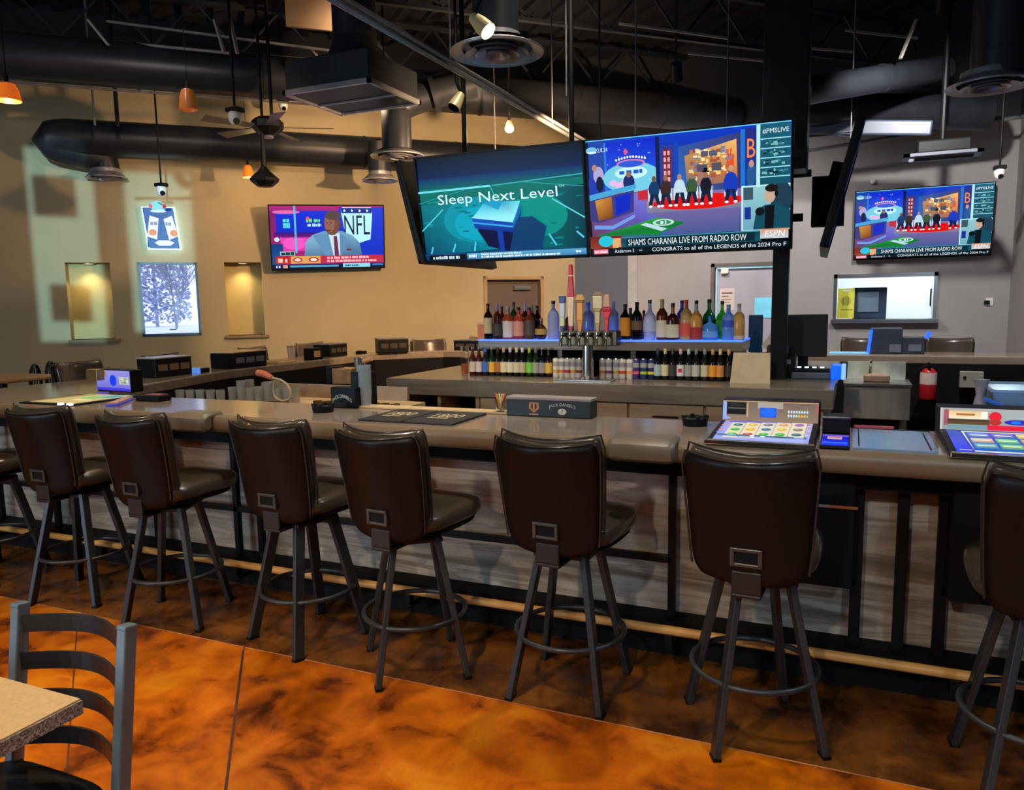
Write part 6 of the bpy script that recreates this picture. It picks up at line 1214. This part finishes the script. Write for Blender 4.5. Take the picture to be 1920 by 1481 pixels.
t = thing('cup_dispenser', 'tall white paper cup beside black boxes on the left arm', 'cup', (-5.66, 6.85, ZC)); bm = NB(); lathe(bm, [(0, 0), (.035, 0), (.048, .15), (.044, .15), (0, .02)], n=18); obj('cup', bm, mat('white_paper_cup', hx(206, 186, 166), .5), t, smooth=True); bm = NB(); lathe(bm, [(.046, .15), (.05, .155), (.05, .165), (0, .17)], n=18); obj('cup_lid', bm, mat('tan_cup_lid', hx(190, 150, 116), .4), t, smooth=True)
smallitem('coaster_holder', 'small black coaster holder on the far left corner counter', 'holder', -5.55, 8.02, [('holder', (-.05, .05, -.05, .05, 0, .035), M['black']), ('coasters', (-.04, .04, -.04, .04, .035, .045), mat('tan_coaster', hx(150, 120, 90), .6))])

# inside the bar, left: work station with glasses, soda gun, ice bin
t = thing('work_station', 'stainless under-bar work station with a cream draining shelf inside the bar', 'work station', (-3.55, 4.6, 0))
WZ = .96
obj('shelf_top', B(-.75, .75, -.24, .22, WZ - .03, WZ), mat('cream_drain_mat', hx(206, 176, 130), .5, var=.2, scale=20), t, bevel=.004); obj('back_splash', B(-.75, .60, .22, .25, WZ - .3, WZ + .10), mat('tan_steel_splash', hx(170, 146, 122), .35, metal=.4), t)
obj('front', B(-.75, .75, -.24, -.22, .35, WZ - .03), M['stainless'], t)
for x in (-.72, .72):
    for y in (-.2, .2): obj('leg', B(x - .02, x + .02, y - .02, y + .02, 0, WZ - .03), M['stainless'], t)
def glass(x, y, z, h, r, lab, grp, m_, stem=False):
    t = thing('drinking_glass', lab, 'glass', (x, y, z), 0, grp); bm = NB()
    lathe(bm, [(0, 0), (r * .85, 0), (r, h), (r * .93, h), (r * .78, .01), (0, .01)], n=14); obj('glass', bm, m_, t, smooth=True)
MG = mat('glass_tumbler', (.75, .74, .68), .08, trans=.75, var=.05); MB_ = mat('brown_glass_tumbler', hx(130, 84, 40), .1, trans=.3, var=.2)
k = 0
for row in range(2):
    for i in range(7): glass(-4.22 + i * .085, 4.42 + .09 * row, WZ, .11 + .05 * (i % 3 == 1), .034, 'clear drinking glass standing on the drain shelf at the left of the work station', 'clear glasses on the drain shelf', MG)
for i in range(5): glass(-4.62 + i * .08, 4.30 + .02 * i, WZ - .0, .09, .034, 'clear short glass at the far left end behind the front counter', 'short clear glasses at the left end', MG)
t = thing('glass_rack_ledge', 'narrow ledge holding short glasses behind the left end of the counter', 'ledge', (-4.48, 4.34, 0)); obj('ledge', B(-.20, .16, -.1, .10, WZ - .02, WZ), M['stainless'], t); obj('ledge_support', B(-.18, .14, -.08, .08, 0, WZ - .02), M['blackm'], t)
for i in range(9): glass(-3.10 + i * .072, 3.98, .95, .11, .031, 'amber-brown tumbler in the row behind the counter, left of the black caddy', 'row of brown tumblers behind the counter', MB_)
t = thing('tumbler_ledge', 'dark speed rail ledge under the row of brown tumblers', 'ledge', (-2.8, 3.97, 0)); obj('ledge', B(-.36, .42, -.09, .09, .93, .95), M['blackm'], t); obj('ledge_support', B(-.34, .40, -.07, .07, 0, .93), M['blackm'], t)
# soda gun
q = at(490, 700, WZ + .12); t = thing('soda_gun', 'soda gun with coral handle and looping tan hose inside the bar', 'soda gun', (0, 0, 0)); YG = 4.15
g = lambda px, py: aty(px, py, YG)
bm = NB(); tube(bm, [g(483, 699), g(492, 700), g(510, 708)], [.022, .024, .018], 12); obj('handle', bm, mat('coral_handle', hx(206, 110, 76), .35), t, smooth=True)
bm = NB(); tube(bm, [g(510, 708), g(526, 712), g(538, 720), g(545, 732), g(546, 744), g(540, 750), g(530, 752), g(520, 748), g(514, 740), g(513, 728), g(515, 714)], .008, 8); obj('hose', bm, mat('tan_hose', hx(190, 160, 120), .4), t, smooth=True)
bm = NB(); b0 = g(520, 752); box(bm, b0.x - .10, b0.x + .06, YG - .03, YG + .05, WZ - .0, b0.z - .008); obj('cradle', bm, M['blackm'], t, bevel=.004)
b1 = g(514, 745)
tag(obj('gun_ledge', B(b0.x - .2, b0.x + .16, YG - .05, YG + .08, WZ - .04, WZ), M['stainless']), 'short steel ledge carrying the soda gun cradle', 'ledge'); obj('ledge_leg', B(b0.x - .02, b0.x + .02, YG - .01, YG + .03, 0, WZ - .04), M['stainless'], bpy.data.objects['gun_ledge'])
# clear bin rack with napkins beyond the station
t = thing('ice_caddy', 'square clear-fronted caddy beyond the work station', 'caddy', (aty(640, 706, 5.0).x, 5.0, .0)); a = aty(622, 720, 5.0); b = aty(664, 692, 5.0); obj('box', B(-.09, .09, 0, .18, a.z, b.z), mat('tan_glass_box', hx(150, 116, 84), .15, var=.3, scale=14), t, bevel=.006); obj('black_side', B(-.15, -.09, 0, .18, a.z, b.z + .01), M['black'], t, bevel=.006); obj('pedestal', B(-.14, .09, .01, .17, 0, a.z), M['blackm'], t)
# bottles and glasses on the island's open shelves
rr = random.Random(4)
for i in range(9): glass(-2.98 + i * .065 + .0, IY0 + .24, .63, .12 + .03 * (i % 2), .026, 'dim amber glass on the open shelf under the island top', 'glasses on the open shelf under the island top', MB_)
# right: tubs, carafe, blue sheet
zr = 1.055; 
t = thing('ice_well', 'black ice well cabinet behind the right gaming machine', 'ice well', (.95, 4.35, 0)); obj('cabinet', B(-.36, .50, -.3, .35, 0, zr), M['blackm'], t, bevel=.01); obj('steel_rim', B(-.36, .50, -.3, .35, zr, zr + .012), M['stainless'], t, bevel=.004)
zq = zr + .0125
def tub(x, y, w_, d_, h_, lab, m_, rimm):
    t = thing('plastic_tub', lab, 'tub', (x, y, zq)); bm = NB(); box(bm, -w_ / 2 * .8, w_ / 2 * .8, -d_ / 2 * .8, d_ / 2 * .8, 0, .006)
    for (s, ax) in ((-1, 0), (1, 0), (-1, 1), (1, 1)):
        if ax == 0: v = [(s * w_ / 2 * .8, -d_ / 2 * .8, 0), (s * w_ / 2 * .8, d_ / 2 * .8, 0), (s * w_ / 2, d_ / 2, h_), (s * w_ / 2, -d_ / 2, h_)]
        else: v = [(-w_ / 2 * .8, s * d_ / 2 * .8, 0), (w_ / 2 * .8, s * d_ / 2 * .8, 0), (w_ / 2, s * d_ / 2, h_), (-w_ / 2, s * d_ / 2, h_)]
        bm.faces.new([bm.verts.new(q) for q in v])
    o = obj('bin', bm, m_, t); sm = o.modifiers.new('thick', 'SOLIDIFY'); sm.thickness = .004
    bm = NB()
    for q in ((-w_ / 2 - .01, w_ / 2 + .01, -d_ / 2 - .01, -d_ / 2 + .006), (-w_ / 2 - .01, w_ / 2 + .01, d_ / 2 - .006, d_ / 2 + .01), (-w_ / 2 - .01, -w_ / 2 + .006, -d_ / 2, d_ / 2), (w_ / 2 - .006, w_ / 2 + .01, -d_ / 2, d_ / 2)): box(bm, *q, h_ - .004, h_ + .006)
    obj('rim', bm, rimm, t); return t
MT = mat('clear_tub_plastic', hx(150, 170, 190), .12, trans=.6, var=.05)
tub(.80, 4.22, .42, .40, .16, 'clear plastic tub behind the right gaming machine', MT, mat('tub_rim', hx(150, 176, 206), .2))
tub(1.30, 4.5, .30, .30, .27, 'pink-rimmed clear tub at the right edge above the gaming machine', mat('pinkish_tub', hx(190, 150, 150), .15, trans=.4, var=.05), mat('pink_rim', hx(196, 60, 90), .3))
t = thing('carafe', 'frosted waisted carafe standing behind the right gaming machine', 'carafe', (at(1838, 750, zq).x, 4.0 + .14, zq)); t.location.x = aty(1839, 740, 4.14).x
bm = NB(); lathe(bm, [(0, 0), (.034, 0), (.036, .05), (.020, .13), (.028, .18), (.034, .20), (.031, .20), (.018, .13), (.032, .05), (0, .01)], n=20); obj('body', bm, mat('frosted_lilac_plastic', hx(180, 170, 176), .35, trans=.25, var=.03), t, smooth=True); bm = NB(); lathe(bm, [(.0, .19), (.031, .19), (.031, .196), (0, .196)], n=20); obj('stopper', bm, mat('frosted_lid', hx(200, 190, 196), .4), t, smooth=True)
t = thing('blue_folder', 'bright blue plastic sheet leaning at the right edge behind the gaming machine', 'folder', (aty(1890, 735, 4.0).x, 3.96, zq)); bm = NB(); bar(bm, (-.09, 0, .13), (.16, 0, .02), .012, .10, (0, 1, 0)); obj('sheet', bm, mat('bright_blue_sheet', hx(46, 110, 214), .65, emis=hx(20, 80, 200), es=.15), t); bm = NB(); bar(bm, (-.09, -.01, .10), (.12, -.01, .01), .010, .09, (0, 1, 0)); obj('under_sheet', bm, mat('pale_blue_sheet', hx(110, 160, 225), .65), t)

# ================================================================== FOREGROUND CHAIR AND TABLE
ch = thing('ladder_back_chair', 'slate metal ladder-back chair with four curved slats at the lower left', 'chair', (-1.82, 1.06, 0))
XL, XR_, YC = -.205, .195, .205
for s, x in ((-1, XL), (1, XR_)):
    bm = NB(); bar(bm, (x, YC - .04, .0), (x, YC - .03, .46), .032, .036, (0, 1, 0)); bar(bm, (x, YC - .03, .44), (x, YC + .03, .868), .032, .036, (0, 1, 0)); o = obj('back_post', bm, M['chairmetal'], ch, bevel=.004)
    bm = NB(); bar(bm, (x, YC + .029, .862), (x, YC + .031, .876), .033, .038, (0, 1, 0)); obj('post_cap', bm, M['chairmetal'], o, bevel=.004)
    bm = NB(); bar(bm, (x, YC - .42, 0), (x, YC - .40, .44), .028, .028, (0, 1, 0)); obj('front_leg', bm, M['chairmetal'], ch, bevel=.004)
for z in (.822, .722, .622, .522):
    bm = NB(); n = 12; V = []
    for i in range(n + 1):
        u = i / n; x = XL + .016 + (XR_ - XL - .032) * u; y = YC + .0 + (z - .44) * .135 - .03 + .065 * math.sin(math.pi * u)
        V.append([bm.verts.new((x, y + d, z + zz)) for d, zz in ((-.0035, -.024), (.0035, -.024), (.0035, .024), (-.0035, .024))])
    for a, b in zip(V, V[1:]):
        for k2 in range(4): bm.faces.new((a[k2], a[(k2 + 1) % 4], b[(k2 + 1) % 4], b[k2]))
    bm.faces.new(V[0]); bm.faces.new(V[-1][::-1]); obj('slat', bm, M['chairslat'], ch)
bm = NB(); superbox(bm, .215, .205, .445, .480, n=28, p=5, bul=.004); o = obj('seat', bm, M['chairslat'], ch, smooth=True); o.location = ((XL + XR_) / 2, YC - .235, 0)
bm = NB()
for x in (XL, XR_): bar(bm, (x, YC - .04, .22), (x, YC - .41, .22), .018, .018)
obj('stretcher', bm, M['chairmetal'], ch)
tb = thing('dining_table', 'tan-topped table with speckled grey edge at the lower left corner', 'table', (-2.0, .78, 0))
obj('tabletop', B(-.38, .375, -.38, .375, .745, .75), M['tablestone'], tb); obj('table_edge', B(-.38, .378, -.38, .378, .712, .745), M['speck'], tb)
bm = NB(); tube(bm, [(0, 0, .02), (0, 0, .712)], .038, 16); obj('pedestal', bm, M['black'], tb, smooth=True)
bm = NB(); box(bm, -.27, .27, -.03, .03, 0, .025); box(bm, -.03, .03, -.27, .27, 0, .0251); obj('base', bm, M['black'], tb, bevel=.006)

# ================================================================== HIGH TABLE AND ROUND-BACKED CHAIRS BEYOND THE LEFT ARM
def pub_chair(px, dep, rot, label):
    c = atd(px, 700, dep); t = thing('pub_chair', label, 'chair', (c.x, c.y, 0), rot, 'round-backed pub chairs at the left edge')
    bm = NB(); pts = [(-.19, -.19, .74)] + [(.19 * math.cos(a), -.21, .93 + .20 * math.sin(a)) for a in [math.pi - math.pi * k / 12 for k in range(13)]] + [(.19, -.19, .74)]; tube(bm, pts, .016, 10); obj('back_hoop', bm, M['black'], t, smooth=True)
    for k in range(3): bm = NB(); bar(bm, (-.09 + .09 * k, -.19, .74), (-.09 + .09 * k, -.208, 1.10), .012, .012); obj('back_spindle', bm, M['black'], t)
    bm = NB(); superbox(bm, .20, .20, .72, .755); obj('seat', bm, M['leather'], t, smooth=True)
    for sx in (-1, 1):
        for sy in (-1, 1): bm = NB(); bar(bm, (sx * .15, sy * .15, .72), (sx * .20, sy * .20, 0), .026, .026); obj('leg', bm, M['black'], t)
    bm = NB()
    for q in (((-.175, -.175), (.175, -.175)), ((.175, -.175), (.175, .175)), ((.175, .175), (-.175, .175)), ((-.175, .175), (-.175, -.175))): bar(bm, q[0] + (.35,), q[1] + (.35,), .018, .018)
    obj('footrest', bm, M['black'], t)
pub_chair(20, 7.6, 2.3, 'dark round-backed pub chair at the far left edge, nearer the edge of the photo')
pub_chair(52, 8.0, 2.3, 'dark round-backed pub chair at the far left edge, right of its twin')
c = atd(20, 735, 6.9); t = thing('pub_table', 'tan high-top table beyond the left arm of the bar', 'table', (c.x - .25, c.y + .1, 0)); obj('tabletop', B(-.35, .35, -.35, .35, 1.03, 1.065), mat('tan_high_top', hx(170, 136, 98), .35), t, bevel=.01)
bm = NB(); tube(bm, [(0, 0, .02), (0, 0, 1.03)], .035, 14); obj('pedestal', bm, M['black'], t, smooth=True); bm = NB(); lathe(bm, [(0, 0), (.26, 0), (.25, .02), (0, .03)], n=24); obj('base', bm, M['black'], t)
